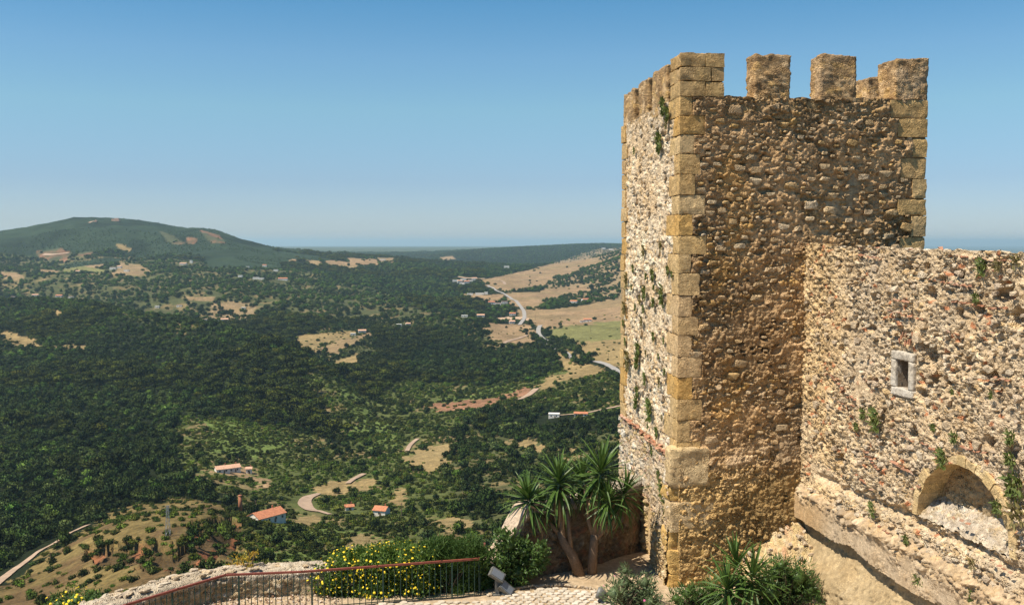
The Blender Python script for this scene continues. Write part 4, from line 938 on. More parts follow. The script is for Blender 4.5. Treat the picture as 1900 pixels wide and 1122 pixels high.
for k in range(110):
    a_, b_ = rnd.random() * .75, rnd.random() * .95; i = min(59, int(b_ * 59)) * 60 + min(59, int(a_ * 59))
    place_piece('stone', HULLSW, P[i] + nW * .06 + Z3 * .03, w1, nW, rnd.uniform(.08, .24), rnd.uniform(.07, .15), rnd.uniform(.1, .2), ramp_t, rnd.uniform(-.8, .8))
tag(ramp_o, 'yellowish rubble slope heaped in the corner between tower and curtain wall', 'rubble')

# ------------------------------------------------------------------ COURTYARD
def flat(name, pts, z, mat, kind='structure', res=None, amp=.02):
    bm = bmesh.new(); vs = [bm.verts.new((p[0], p[1], z)) for p in pts]; bm.faces.new(vs)
    bmesh.ops.triangulate(bm, faces=bm.faces)
    me = bpy.data.meshes.new(name); bm.to_mesh(me); bm.free(); return mkobj(name, me, mat, None, kind)
wall_px = [(60, 1165), (150, 1128), (230, 1102), (300, 1081), (370, 1064), (430, 1054), (500, 1050), (560, 1048), (620, 1046), (700, 1043), (800, 1036), (900, 1030)]
LWZ = G + .62
lw = [gp(x, y, LWZ) for x, y in wall_px]
LP = [np.array([p[0], p[1], 0]) for p in lw]
xs = np.linspace(-14, 16, 160); ys = np.linspace(2, 27, 140); X_, Y_ = np.meshgrid(xs, ys)
edge = np.interp(xs, [p[0] for p in LP] + [2.0, 4.0], [p[1] + .25 for p in LP] + [25.5, 27.0])
Yc = np.minimum(Y_, edge[None, :]); Zc = G + .03 * fbm2(X_ * 1.1, Yc * 1.1, 4, 61) + .02 * fbm2(X_ * 6, Yc * 6, 3, 62)
i = np.arange(X_.size).reshape(X_.shape); q = np.stack([i[:-1, :-1], i[:-1, 1:], i[1:, 1:], i[1:, :-1]], -1).reshape(-1, 4)
M_ground = stone_mat('courtyard_earth', (.44, .34, .23), .8, .28, .8, .03)
mkobj('ground', mesh_np('ground', np.stack([X_.ravel(), Yc.ravel(), Zc.ravel()], 1), q), M_ground, None, 'structure')
# rampart parapet (low, thick, rounded rough top)
def swept_wall(name, pts, hgt, thick, mat_, label, cat, seed, pal, mort, base_drop=0.5, topf=None):
    P = np.array(pts); seg = np.linalg.norm(np.diff(P, axis=0), axis=1); s = np.concatenate([[0], np.cumsum(seg)])
    n = int(s[-1] / .05); t = np.linspace(0, s[-1], n); Q = np.stack([np.interp(t, s, P[:, k]) for k in range(3)], 1)
    T = np.gradient(Q, axis=0); T /= np.linalg.norm(T, axis=1)[:, None]; ker = np.ones(15) / 15
    T = np.stack([np.convolve(np.pad(T[:, k], 7, mode='edge'), ker, 'valid') for k in range(3)], 1); T /= np.linalg.norm(T, axis=1)[:, None]
    N = np.stack([T[:, 1], -T[:, 0], 0 * T[:, 0]], 1)
    H = hgt if topf is None else topf(t / s[-1])
    H = H * np.ones(n)
    prof = [(1, 0, z) for z in np.arange(-base_drop, 0, .06)]
    m = 11
    cs = [(.5, .0 + a, 1) for a in np.arange(0, 1, .045)]
    rows = []; vc = []
    zz = np.arange(0, 1.001, .02)
    for f in zz: rows.append((.5, f * .96))
    for f in np.linspace(0, 1, 14)[1:-1]: rows.append((.5 - f, .97 + .03 * math.sin(f * math.pi)))
    for f in zz[::-1][::2]: rows.append((-.5, f * .96))
    V = []; Cc = []
    acc = 0
    for k, (o_, f) in enumerate(rows):
        base = Q + N * (o_ * thick); z = (G if base_drop == 0 else G - base_drop * (1 - f)) * 0 + Q[:, 2] + (f * (H + base_drop) - base_drop)
        nn = N * (1 if o_ >= .49 else (-1 if o_ <= -.49 else 0)); vert = 1 - abs(nn[:, 0:1] + 0) * 0
        vv_ = (f * (H + base_drop)) if abs(o_) > .49 else (H + base_drop + (.5 - o_) * thick)
        h, col = relief(t, np.asarray(vv_) * np.ones(n), seed, .3, 1.3, 1.0, pal, mort)
        pnt = np.stack([base[:, 0], base[:, 1], z], 1)
        if abs(o_) > .49: pnt = pnt + nn * (h[:, None] + .02)
        else: pnt[:, 2] += h * .8 + .04 * fbm2(t * 2, o_ * 4 + 0 * t, 3, seed + 8)
        if abs(o_) <= .49 or f > .9: col = col * .5 + .5 * np.array([.60, .54, .46])
        V.append(pnt); Cc.append(col)
    V = np.concatenate(V); Cc = np.concatenate(Cc); i = np.arange(len(V)).reshape(len(rows), n)
    q = np.stack([i[:-1, :-1], i[:-1, 1:], i[1:, 1:], i[1:, :-1]], -1).reshape(-1, 4)
    b = len(V); q = np.concatenate([q, np.stack([i[:-1, 0][:0], i[:-1, 0][:0], i[:-1, 0][:0], i[:-1, 0][:0]], -1)])
    o = mkobj(name, mesh_np(name, V, q, True, np.clip(Cc, .03, .9)), mat_); tag(o, label, cat); return o
par = thing('rampart_parapet', 'low thick curved parapet with rough white stone top edging the terrace', 'wall')
pw = swept_wall('parapet_masonry', [(p[0], p[1], G) for p in LP], .62, .62, M_rub, '', '', 2000, [(.46, .36, .22), (.55, .46, .32), (.40, .3, .17), (.6, .52, .4)], (.40, .31, .19), 1.2)
for k_ in ('label', 'category'): del pw[k_]
pw.parent = par; pw['kind'] = 'stuff'
pcum = np.array(LP)
for k in range(90):    # capping stones
    t = rnd.uniform(0, len(LP) - 1.01); i = int(t); p = LP[i] * (1 - t + i) + LP[i + 1] * (t - i); T = LP[i + 1] - LP[i]; T /= np.linalg.norm(T); N = np.array([T[1], -T[0], 0])
    place_piece('capping_stone', HULLSW, p + N * rnd.uniform(-.24, .26) + Z3 * (LWZ + rnd.uniform(-.0, .05)), T, N, rnd.uniform(.16, .34), rnd.uniform(.05, .08), rnd.uniform(.14, .26), par, rnd.uniform(-.06, .06))
# boundary wall behind the yuccas
b0 = gp(908, 1085); b1 = gp(985, 1064); b2 = gp(1080, 1047); b3 = A + e2 * 3.2 + nL * .2
Bp = [(b0[0], b0[1], G), (b1[0], b1[1], G), (b2[0], b2[1], G), (b3[0], b3[1], G)]
topz = at(960, 935, b1[1])[2] - G
bw = thing('boundary_wall', 'shaded rubble wall behind the yuccas with sloping pale coping at its left end', 'wall')
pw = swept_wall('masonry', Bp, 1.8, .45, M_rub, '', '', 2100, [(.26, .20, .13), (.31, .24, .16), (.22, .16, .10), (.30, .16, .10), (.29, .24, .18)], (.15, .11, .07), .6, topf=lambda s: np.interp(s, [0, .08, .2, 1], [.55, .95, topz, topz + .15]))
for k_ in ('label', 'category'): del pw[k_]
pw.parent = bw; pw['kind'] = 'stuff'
tube = MB(); seg = []
def V3_(p): return Vector((float(p[0]), float(p[1]), float(p[2])))
Ltot = sum(np.linalg.norm(np.array(Bp[i + 1]) - np.array(Bp[i])) for i in range(3))
for s in np.linspace(0, .30, 12):
    d = s * Ltot; i = 0; q0 = [np.array(p) for p in Bp]
    while d > np.linalg.norm(q0[i + 1] - q0[i]): d -= np.linalg.norm(q0[i + 1] - q0[i]); i += 1
    p = q0[i] + (q0[i + 1] - q0[i]) / np.linalg.norm(q0[i + 1] - q0[i]) * d
    seg.append(p + Z3 * (float(np.interp(s, [0, .08, .2, 1], [.55, .95, topz, topz + .15])) + .0))
for k_ in range(len(seg) - 1):
    p0, p1 = V3_(seg[k_]), V3_(seg[k_ + 1]); d = p1 - p0; M = d.to_track_quat('X', 'Z').to_matrix(); tube.box((p0 + p1) / 2, (d.length * 1.04, .50, .11 + .01 * (k_ % 2)), 0, M)
co_ = tube.build('coping', stone_mat('pink_plaster', (.50, .39, .29), 1.5, .3, .8, .04), bw, False)

# paving of irregular limestone cobbles
pav = mkobj('paving', None, None, None); pav['kind'] = 'structure'; pav.empty_display_size = .3
pvx = [gp(915, 1118), gp(940, 1100), gp(1040, 1093), gp(1115, 1102), gp(1130, 1122), gp(1140, 1190), gp(560, 1190), gp(700, 1122)]
pvp = [(p[0], p[1]) for p in pvx]
bed = flat('bedding', pvp, G + .035, M_soil, None); bed.parent = pav
cs_ = .185; cnt = 0; cands = []
for i in range(-60, 60):
    for j in range(40, 150):
        x = (i + .5 * (j % 2)) * cs_ * 1.05; y = j * cs_ * .9 + .12 * math.sin(x * 1.3)
        if inpoly(np.array([x]), np.array([y]), pvp)[0]: cands.append((x + rnd.uniform(-.022, .022), y + rnd.uniform(-.02, .02)))
cands.sort(key=lambda p: -p[1])
def jit(i, j, s=.3): return None
extra = MB()
for n_, (x, y) in enumerate(cands):
    k = rnd.randint(4, 6); a0 = rnd.random() * 6; r_ = cs_ * .52; w, h = rnd.uniform(.85, 1.12), rnd.uniform(.8, 1.05)
    ring = [(math.cos(a0 + 6.283 * q / k) * r_ * w * rnd.uniform(.9, 1.1), math.sin(a0 + 6.283 * q / k) * r_ * h * rnd.uniform(.9, 1.1)) for q in range(k)]
    vs = [(a, b, 0) for a, b in ring] + [(a * .96, b * .96, .022) for a, b in ring] + [(a * .8, b * .8, .032) for a, b in ring]
    fs = [(q, (q + 1) % k, k + (q + 1) % k, k + q) for q in range(k)] + [(k + q, k + (q + 1) % k, 2 * k + (q + 1) % k, 2 * k + q) for q in range(k)] + [tuple(2 * k + q for q in range(k))]
    if n_ < 300:
        m = MB(); m.add(vs, fs); o = m.build('paving_stone', M_cob, pav); o.location = (x, y, G + .03 + rnd.uniform(0, .012))
    else: extra.add([(a + x, b + y, c + G + .03) for a, b, c in vs], fs)
if extra.v: extra.build('far_paving_stones', M_cob, pav, kind='stuff')
# kerb of small stones
kerb = thing('stone_edging', 'row of small pale stones edging the paving before the yuccas', 'edging')
kp = [gp(905, 1106), gp(935, 1097), gp(980, 1090), gp(1040, 1087), gp(1100, 1094), gp(1125, 1108)]
for k in range(46):
    t = k / 46 * (len(kp) - 1); i = int(t); p = kp[i] * (1 - t + i) + kp[i + 1] * (t - i)
    place_piece('stone', HULLSW, p + np.array([rnd.uniform(-.02, .02), rnd.uniform(-.02, .02), .04]), (1, 0, 0), (0, -1, 0), rnd.uniform(.09, .15), .08, .12, kerb)
# mulch and pebbles in the planted bed
peb = MB()
bedpoly = [(p[0], p[1]) for p in (gp(330, 1125), gp(420, 1092), gp(580, 1080), gp(640, 1122), gp(560, 1170), gp(200, 1170))]
pm = [hull_mesh('p', 70 + s, 9) for s in range(4)]; pmv = [([tuple(v.co) for v in m.vertices], [tuple(p.vertices) for p in m.polygons]) for m in pm]
peb = [MB(), MB()]
for k in range(2600):
    x = rnd.uniform(min(p[0] for p in bedpoly), max(p[0] for p in bedpoly)); y = rnd.uniform(min(p[1] for p in bedpoly), max(p[1] for p in bedpoly))
    if not inpoly(np.array([x]), np.array([y]), bedpoly)[0]: continue
    vs, fs = rnd.choice(pmv); s = rnd.uniform(.012, .035); a_ = rnd.random() * 6
    pb = peb[0] if rnd.random() < .55 else peb[1]
    pb.add([(x + s * (v[0] * math.cos(a_) - v[1] * math.sin(a_)), y + s * (v[0] * math.sin(a_) + v[1] * math.cos(a_)), G + .03 + s * v[2] * .6) for v in vs], fs)
tag(peb[0].build('bark_mulch', plain_mat('mulch_brown', (.22, .13, .08), .9), kind='stuff'), 'brown bark mulch spread inside the railing', 'mulch')
tag(peb[1].build('pebbles', plain_mat('pebble_pale', (.55, .46, .38), .9), kind='stuff'), 'pale pebbles mixed into the mulch inside the railing', 'gravel')

# railing
rail = thing('metal_railing', 'rust red handrail on thin dark green balusters along the terrace', 'railing')
RZ = G + .92
rpx = [(120, 1160), (235, 1121), (330, 1092), (418, 1066), (560, 1060), (700, 1050), (820, 1041), (888, 1036)]
rp = [gp(x, y, RZ) for x, y in rpx]; rp.append(gp(899, 1008, RZ))
def V3(p): return Vector((float(p[0]), float(p[1]), float(p[2])))
hr = MB()
for i in range(len(rp) - 1):
    a, b = V3(rp[i]), V3(rp[i + 1]); d = (b - a); ang = math.atan2(d.y, d.x); hr.box((a + b) / 2, (d.length + .03, .05, .045), ang)
hr.build('handrail', M_rail, rail)
bt = MB(); tt = MB()
for i in range(len(rp) - 1):
    a, b = V3(rp[i]), V3(rp[i + 1]); d = b - a; bt.box((a + b) / 2 - Vector((0, 0, .84)), (d.length, .03, .015), math.atan2(d.y, d.x))
bt.build('bottom_bar', M_bal, rail)
bm1 = MB(); bm1.box((0, 0, -.435), (.016, .016, .83)); balm = bm1.mesh('baluster'); balm.materials.append(M_bal)
bm2 = MB(); bm2.box((0, 0, -.46), (.035, .035, .92)); pom = bm2.mesh('post'); pom.materials.append(M_bal)
dist = 0; nxt = 0; cnt = 0
for i in range(len(rp) - 1):
    a, b = V3(rp[i]), V3(rp[i + 1]); L = (b - a).length
    while nxt < dist + L:
        p = a + (b - a) * ((nxt - dist) / L); post = cnt % 12 == 6
        o = mkobj('post' if post else 'baluster', pom if post else balm, None, rail); o.location = p - Vector((0, 0, .03)); nxt += .135; cnt += 1
    dist += L

# floodlights
def floodlight(x, y, rz, label, s=1.0):
    t = thing('floodlight', label, 'lamp', (x, y, G), rz, 'grey floodlights at the foot of the planting')
    m = MB(); m.box((0, 0, .3 * s), (.09, .09, .6 * s)); m.box((0, 0, .02), (.22, .22, .04)); m.build('post', M_lampbox, t)
    for k, (zc, tilt, dx) in enumerate(((.72 * s, -.62, -.02), (.26 * s, -.75, .20))):
        M = Matrix.Rotation(tilt + math.pi, 3, 'Y') @ Matrix.Rotation(0, 3, 'Z')
        h = MB(); h.box((dx, -.12, zc), (.5 * s, .12, .30 * s), 0, Matrix.Rotation(-tilt, 3, 'Y') @ Matrix.Rotation(R(-35), 3, 'X'))
        ho_ = h.build('housing', M_lampbox, t)
        l = MB(); l.box(Vector((dx, -.12, zc)) + (Matrix.Rotation(-tilt, 3, 'Y') @ Matrix.Rotation(R(-35), 3, 'X')) @ Vector((0, -.063, 0)), (.42 * s, .012, .22 * s), 0, Matrix.Rotation(-tilt, 3, 'Y') @ Matrix.Rotation(R(-35), 3, 'X'))
        l.build('lens', M_lens, ho_)
    return t
p = gp(922, 1103); floodlight(p[0], p[1], R(10), 'grey twin-head floodlight standing at the end of the railing', .74)
p = gp(1122, 1120); t = thing('spotlight', 'small round grey spotlight at the edge of the paving', 'lamp', (p[0], p[1], G))
m = MB(); m.tube([(0, 0, 0), (0, 0, .14)], .03, 8); m.build('stem', M_lampbox, t)
m = MB(); m.tube([(-.18, .02, .28), (-.12, .01, .26), (.06, -.02, .17)], [.13, .14, .07], 12); m.build('lamp_head', M_lampbox, t, True)
m = MB(); m.tube([(.05, 0, .15), (.25, -.1, .02), (.5, -.5, .01)], .012, 6); m.build('cable', M_bal, t, True)

# ------------------------------------------------------------------ yuccas
def leaf_blade(L, w, droop, seed):
    r = random.Random(seed); n = 6; vs = []; fs = []
    ang = 0; x = 0; z = 0
    for i in range(n + 1):
        t = i / n; ww = w * (math.sin(min(1, t * 2.2 + .28) * math.pi / 2)) * (1 - t ** 2.2) + .001
        vs += [(x, -ww, z + ww * .5), (x, 0, z), (x, ww, z + ww * .5)]
        ang -= droop / n * (t * 2); x += L / n * math.cos(ang); z += L / n * math.sin(ang)
    for i in range(n):
        a = i * 3; fs += [(a, a + 1, a + 4, a + 3), (a + 1, a + 2, a + 5, a + 4)]
    me = bpy.data.meshes.new('leaf'); me.from_pydata(vs, [], fs); me.update(); me.materials.append(M_yuc); return me
LEAVES = [leaf_blade(.78 + .04 * k, .034, .15 + .22 * k, k) for k in range(5)]
DRY = []
for m_ in LEAVES[3:]:
    c_ = m_.copy(); c_.materials[0] = M_yucdry; DRY.append(c_)
def yucca_head(tree, P, axis, s, n, seed):
    r = random.Random(seed); hd = mkobj('leaf_head', None, None, tree); hd.location = P; hd.empty_display_size = .1
    ax = Vector(axis).normalized(); hd.rotation_mode = 'QUATERNION'; hd.rotation_quaternion = ax.to_track_quat('Z', 'X')
    for i in range(n):
        t = (i + .5) / n; el = R(86 - 160 * t ** .95 + r.uniform(-8, 8)); az = i * 2.39996 + r.uniform(-.2, .2)
        dry = t > .93
        o = mkobj('leaf', (DRY if dry else LEAVES)[r.randrange(2 if dry else 5)] if (dry or el < R(20)) else LEAVES[r.randrange(3)], None, hd)
        o.rotation_euler = Euler((0, -el, az), 'XYZ'); sc = s * r.uniform(.85, 1.12) * (.85 if t < .15 else 1); o.scale = (sc, sc * 1.05, sc)
        o.location = (.02 * math.cos(az), .02 * math.sin(az), .10 * (1 - t) - .28 * t * s)
def yucca(label, base, limbs, heads, seed, n=58):
    t = thing('yucca', label, 'yucca', base, 0, 'yucca plants in the courtyard')
    m = MB()
    for pts, r0, r1 in limbs: 
        k = len(pts); m.tube([Vector(p) for p in pts], [r0 + (r1 - r0) * i / (k - 1) for i in range(k)], 9)
    o = m.build('trunk', M_bark, t, True)
    for i, (p, ax, s) in enumerate(heads): yucca_head(t, p, ax, s, n, seed * 10 + i)
    return t
yb = gp(1078, 1066); Yy = yb[1]
def rel(px, row, dy=0.0, base=None):
    b = yb if base is None else base; q = at(px, row, b[1] + dy); return (q[0] - b[0], q[1] - b[1], q[2] - b[2])
S0 = (0, 0, -.1)
yucca('leaning multi-stemmed yucca, left one of the pair against the boundary wall', tuple(yb),
      [([S0, rel(1062, 1030), rel(1045, 1005), rel(1038, 985)], .15, .09), ([rel(1042, 995), rel(1025, 975), rel(1005, 960), rel(995, 940)], .07, .05),
       ([rel(1045, 1000), rel(1042, 975), rel(1040, 940), rel(1038, 905)], .075, .06), ([rel(1060, 1025), rel(1056, 985), rel(1052, 945)], .06, .05)],
      [(rel(981, 925, -.1), (-.25, -.1, 1), .95), (rel(1036, 893, 0), (0, 0, 1), 1.1), (rel(1006, 940, .3), (-.2, .3, 1), .7)], 3, 96)
yb2 = gp(1098, 1064)
def rel2(px, row, dy=0.0): return rel(px, row, dy, yb2)
yucca('tall upright multi-headed yucca, right one of the pair against the boundary wall', tuple(yb2),
      [([S0, rel2(1100, 1030), rel2(1102, 1005), rel2(1103, 990)], .13, .10), ([rel2(1103, 1000), rel2(1104, 960), rel2(1105, 920), rel2(1112, 885)], .07, .055),
       ([rel2(1102, 1000), rel2(1118, 972), rel2(1128, 950), rel2(1125, 935)], .065, .05), ([rel2(1105, 1000), rel2(1128, 975), rel2(1145, 955), rel2(1156, 930)], .065, .05), ([rel2(1102, 1000), rel2(1092, 965), rel2(1090, 930), rel2(1084, 900)], .06, .05)],
      [(rel2(1114, 872, -.1), (.1, -.1, 1), 1.2), (rel2(1082, 890, .35), (-.2, .2, 1), .95), (rel2(1127, 928, -.35), (.05, -.2, 1), .85), (rel2(1158, 915, 0), (.3, 0, 1), .95)], 4, 70)
yb3 = gp(1385, 1150)
def rel3(px, row, dy=0.0): return rel(px, row, dy, yb3)
yucca('low three-headed yucca in front of the tower foot', tuple(yb3),
      [([S0, rel3(1385, 1120), rel3(1395, 1080)], .08, .06), ([S0, rel3(1360, 1120), rel3(1352, 1095)], .07, .05), ([S0, rel3(1370, 1100), rel3(1367, 1062)], .07, .05)],
      [(rel3(1396, 1070, -.2), (.1, -.1, 1), 1.0), (rel3(1350, 1092, -.3), (-.15, -.1, 1), .95), (rel3(1367, 1048, .2), (-.1, .1, 1), .95)], 5, 62)

# ------------------------------------------------------------------ bushes of leaf faces
def leaf_cloud(n, shape, lw, ll, seed, up=0.3, stems=None):
    r = np.random.RandomState(seed); V = []; P = shape(n, r)
    D = P['n'] * (1 - up) + np.array([0, 0, up]) + r.normal(0, .55, (n, 3)); D /= np.linalg.norm(D, axis=1)[:, None]
    S = np.cross(D, r.normal(0, 1, (n, 3))); S /= np.linalg.norm(S, axis=1)[:, None]
    l = ll * r.uniform(.6, 1.3, (n, 1)); w = lw * r.uniform(.7, 1.2, (n, 1)); p = P['p']
    K = np.cross(D, S)
    V = np.stack([p, p + D * l * .5 + S * w - K * w * .4, p + D * l, p + D * l * .5 - S * w - K * w * .4], 1).reshape(-1, 3)
    return V, np.arange(4 * n).reshape(-1, 4)
def lobes(L, fill=.35):
    L = np.array(L, float)
    def f(n, r):
        wgt = L[:, 3] * L[:, 4]; i = r.choice(len(L), n, p=wgt / wgt.sum()); d = r.normal(0, 1, (n, 3)); d /= np.linalg.norm(d, axis=1)[:, None]
        rad = (1 - fill * r.random_sample((n, 1)) ** 1.5) * (1 + .12 * r.normal(0, 1, (n, 1)))
        return {'p': L[i, :3] + d * rad * np.stack([L[i, 3], L[i, 3], L[i, 4]], 1), 'n': d}
    return f
def bush(name, label, cat, base, L, n, lw, ll, mat, seed, up=.3, group=None, stemmat=None, flowers=None, fill=.4, core=True):
    t = thing(name, label, cat, tuple(base), 0, group)
    V, q = leaf_cloud(n, lobes(L, fill), lw, ll, seed, up); V[:, 2] = np.maximum(V[:, 2], .01)
    mkobj('foliage', mesh_np('foliage', V, q, False), mat, t)
    if core:
        k = MB()
        for l in L:
            oc = [(l[0] + a * l[3] * .7, l[1] + b * l[3] * .7, max(.02, l[2] + c * l[4] * .7)) for a, b, c in ((1, 0, 0), (0, 1, 0), (-1, 0, 0), (0, -1, 0), (0, 0, 1), (0, 0, -1))]
            k.add(oc, [(0, 1, 4), (1, 2, 4), (2, 3, 4), (3, 0, 4), (1, 0, 5), (2, 1, 5), (3, 2, 5), (0, 3, 5)])
        k.build('inner_foliage', mat, t, True)
    m = MB(); r = random.Random(seed)
    for l in L:
        for _ in range(3):
            a = Vector((r.uniform(-.1, .1), r.uniform(-.1, .1), 0)); b = Vector((l[0] + r.uniform(-.4, .4) * l[3], l[1] + r.uniform(-.4, .4) * l[3], l[2] + l[4] * r.uniform(0, .6)))
            m.tube([a, (a + b) / 2 + Vector((r.uniform(-.05, .05), r.uniform(-.05, .05), .05)), b], [.02, .014, .006], 5)
    m.build('stem', stemmat or M_barkd, t, True)
    if flowers:
        fm, fn_, fs_, surf = flowers; r2 = np.random.RandomState(seed + 1); P = lobes(L, .04)(fn_, r2); k = MB()
        for p, d in zip(P['p'], P['n']):
            if p[2] < .05: continue
            p = p + d * .03; d = Vector(d) + Vector((r2.normal(0, .3), r2.normal(0, .3), .6)); d.normalize(); a = d.orthogonal().normalized(); b = d.cross(a); s = fs_ * r2.uniform(.6, 1.3)
            ring = [Vector(p) + (a * math.cos(6.283 * q_ / 6) + b * math.sin(6.283 * q_ / 6)) * s for q_ in range(6)] + [Vector(p) + d * s * .35]
            k.add(ring, [(q_, (q_ + 1) % 6, 6) for q_ in range(6)])
        k.build('flowers', fm, t, kind='stuff')
    return t
def sc(L): return [(a, b, c, d, e) for a, b, c, d, e in L]
p = gp(665, 1112) ; p2 = gp(960, 1085)
# big yellow-flowered bush
x0 = at(590, 1080, 24.0)[0]; yb_ = gp(690, 1112)[1] + .5
def BX(px, y): return at(px, 1070, y)[0]
cxb = BX(690, yb_)
L = []
for (px, row, r_) in ((612, 1072, .42), (640, 1050, .42), (675, 1045, .45), (710, 1042, .48), (745, 1040, .48), (775, 1045, .45), (620, 1095, .38), (660, 1090, .45), (700, 1085, .5), (745, 1085, .5), (780, 1080, .45)):
    for dy in (0, .5):
        q_ = at(px, row, yb_ + dy); L.append((q_[0] - cxb, dy + rnd.uniform(-.1, .1), q_[2] - G, r_, r_ * .9))
bush('yellow_daisy_bush', 'large mounded bush dotted with yellow flowers behind the railing', 'bush', (cxb, yb_, G), L, 26000, .024, .08, leaf_mat('daisy_leaf', (.06, .115, .02), (.13, .20, .04), .5, .3, 5), 31, .35, flowers=(M_yflow, 1900, .026, 0))
# rosemary mass right of it
yb_ = gp(830, 1112)[1] + .5; cxb = BX(835, yb_); L = []
for (px, row, r_) in ((790, 1085, .35), (800, 1030, .35), (820, 1060, .42), (840, 1030, .36), (860, 1075, .42), (880, 1040, .36), (815, 1095, .35), (850, 1095, .35), (885, 1085, .3), (870, 1020, .3), (815, 1018, .26)):
    q_ = at(px, row, yb_ + rnd.uniform(0, .4)); L.append((q_[0] - cxb, q_[1] - yb_, q_[2] - G, r_, r_))
bush('rosemary_bush', 'dense dark green upright rosemary bush at the right end of the railing', 'bush', (cxb, yb_, G), L, 24000, .010, .14, M_rosm, 32, .75)
# broad-leaved shrub against the wall
b_ = gp(955, 1086); L = []
for (px, row, r_) in ((930, 1040, .34), (945, 1010, .34), (970, 1025, .32), (960, 1060, .36), (990, 1045, .26), (1000, 1035, .25), (925, 1065, .25), (1005, 1015, .16), (935, 995, .2)):
    q_ = at(px, row, b_[1] + rnd.uniform(-.2, .2)); L.append((q_[0] - b_[0], q_[1] - b_[1], q_[2] - G, r_, r_))
bush('citrus_shrub', 'glossy broad-leaved shrub left of the yuccas beside the floodlight', 'bush', (b_[0], b_[1], G), L, 2600, .03, .11, M_bush, 33, .25)
for (lbl, pts, mat_, n_, seed, fl) in (
    ('grey green oleander with a pink bloom beside the paving', ((1140, 1100, .28), (1160, 1080, .26), (1180, 1105, .34), (1195, 1080, .22), (1165, 1120, .34), (1205, 1115, .26), (1160, 1058, .12), (1200, 1100, .3)), M_olea, 1900, 34, (M_pink, 8, .03, 0)),
    ('small green oleander at the foot of the tower corner', ((1255, 1110, .2), (1275, 1100, .22), (1300, 1105, .28), (1320, 1090, .2), (1285, 1122, .3), (1310, 1125, .3)), M_bush, 1500, 35, None),
    ('rounded dark green oleander right of the low yucca', ((1440, 1060, .3), (1455, 1085, .42), (1480, 1070, .38), (1500, 1095, .42), (1520, 1110, .32), (1430, 1100, .4), (1545, 1118, .24), (1470, 1110, .45), (1420, 1125, .35), (1450, 1048, .2)), M_bush, 4200, 36, None),
    ('dark green oleander between the low yucca and the tower', ((1330, 1110, .25), (1310, 1125, .3), (1410, 1095, .25), (1420, 1075, .22)), M_bush, 1100, 37, None)):
    b_ = gp(pts[0][0] + 20, 1130); L = []
    for (px, row, r_) in pts:
        q_ = at(px, row, b_[1] + rnd.uniform(-.15, .35)); L.append((q_[0] - b_[0], q_[1] - b_[1], q_[2] - G, r_, r_))
    bush('oleander', lbl, 'bush', (b_[0], b_[1], G), L, n_, .014, .14, mat_, seed, .35, 'oleander bushes in the courtyard', flowers=fl)
b_ = gp(455, 1098); L = []
for (px, row, r_) in ((430, 1050, .12), (445, 1040, .15), (462, 1035, .15), (475, 1028, .1), (450, 1060, .2), (465, 1055, .16), (440, 1075, .14), (470, 1078, .1)):
    q_ = at(px, row, b_[1]); L.append((q_[0] - b_[0], rnd.uniform(-.1, .1), q_[2] - G, r_, r_ * 1.2))
bush('orange_sapling', 'small sapling with orange and yellow leaves behind the railing bend', 'shrub', (b_[0], b_[1], G), L, 520, .018, .07, M_orl, 38, .5, fill=.9, core=False)
b_ = gp(545, 1092); bush('orange_sapling', 'tiny green seedling in the mulch left of the yellow flowered bush', 'shrub', (b_[0], b_[1], G), [(0, 0, .15, .12, .15), (.25, 0, .1, .1, .1), (-.3, 0, .1, .12, .1)], 260, .012, .08, M_rosm, 39, .6)
b_ = gp(170, 1135, G + .4); bush('yellow_daisy_bush', 'low yellow flowered plant at the left foot of the parapet', 'bush', (b_[0] - .7, b_[1] + .8, G), [(0, 0, .3, .4, .35), (-.4, .1, .2, .3, .3), (.35, .1, .25, .3, .3)], 1500, .014, .06, M_rosm, 40, .4, flowers=(M_yflow, 90, .03, 0))

# plants rooted in the walls
def tuft_mesh(seed, n, hang, mat):
    r = random.Random(seed); m = MB()
    for _ in range(n):
        az = r.uniform(0, math.pi * 2); out = r.uniform(.1, .5); a = Vector((r.uniform(-.2, .2), -.03, r.uniform(-.25, .25)))
        d = Vector((math.cos(az) * .7, -out, math.sin(az) * .9 + hang)).normalized(); l = r.uniform(.12, .30); s = d.cross(Vector((r.gauss(0, 1), r.gauss(0, 1), r.gauss(0, 1)))).normalized() * r.uniform(.02, .045)
        m.add([a, a + d * l * .5 + s, a + d * l, a + d * l * .5 - s], [(0, 1, 2, 3)])
    me = m.mesh('tuft'); me.materials.append(mat); return me
TU = [tuft_mesh(s, 90, .1 if s % 2 else -.35, M_tuft) for s in range(5)]; TD = [tuft_mesh(20 + s, 70, -.1, M_tuftdry) for s in range(2)]
def wall_plant(P, N, s, lbl, grp, dry=False, st=1.0):
    o = mkobj('wall_plant', rnd.choice(TD if dry else TU)); N = Vector(N); N.z = 0; N.normalize()
    o.location = Vector(P); o.rotation_euler = (0, 0, math.atan2(-N.x, N.y) + math.pi); o.scale = (s * 1.2, s * 1.2, s * (1 + (st - 1) * .5)); tag(o, lbl, 'plant', grp)
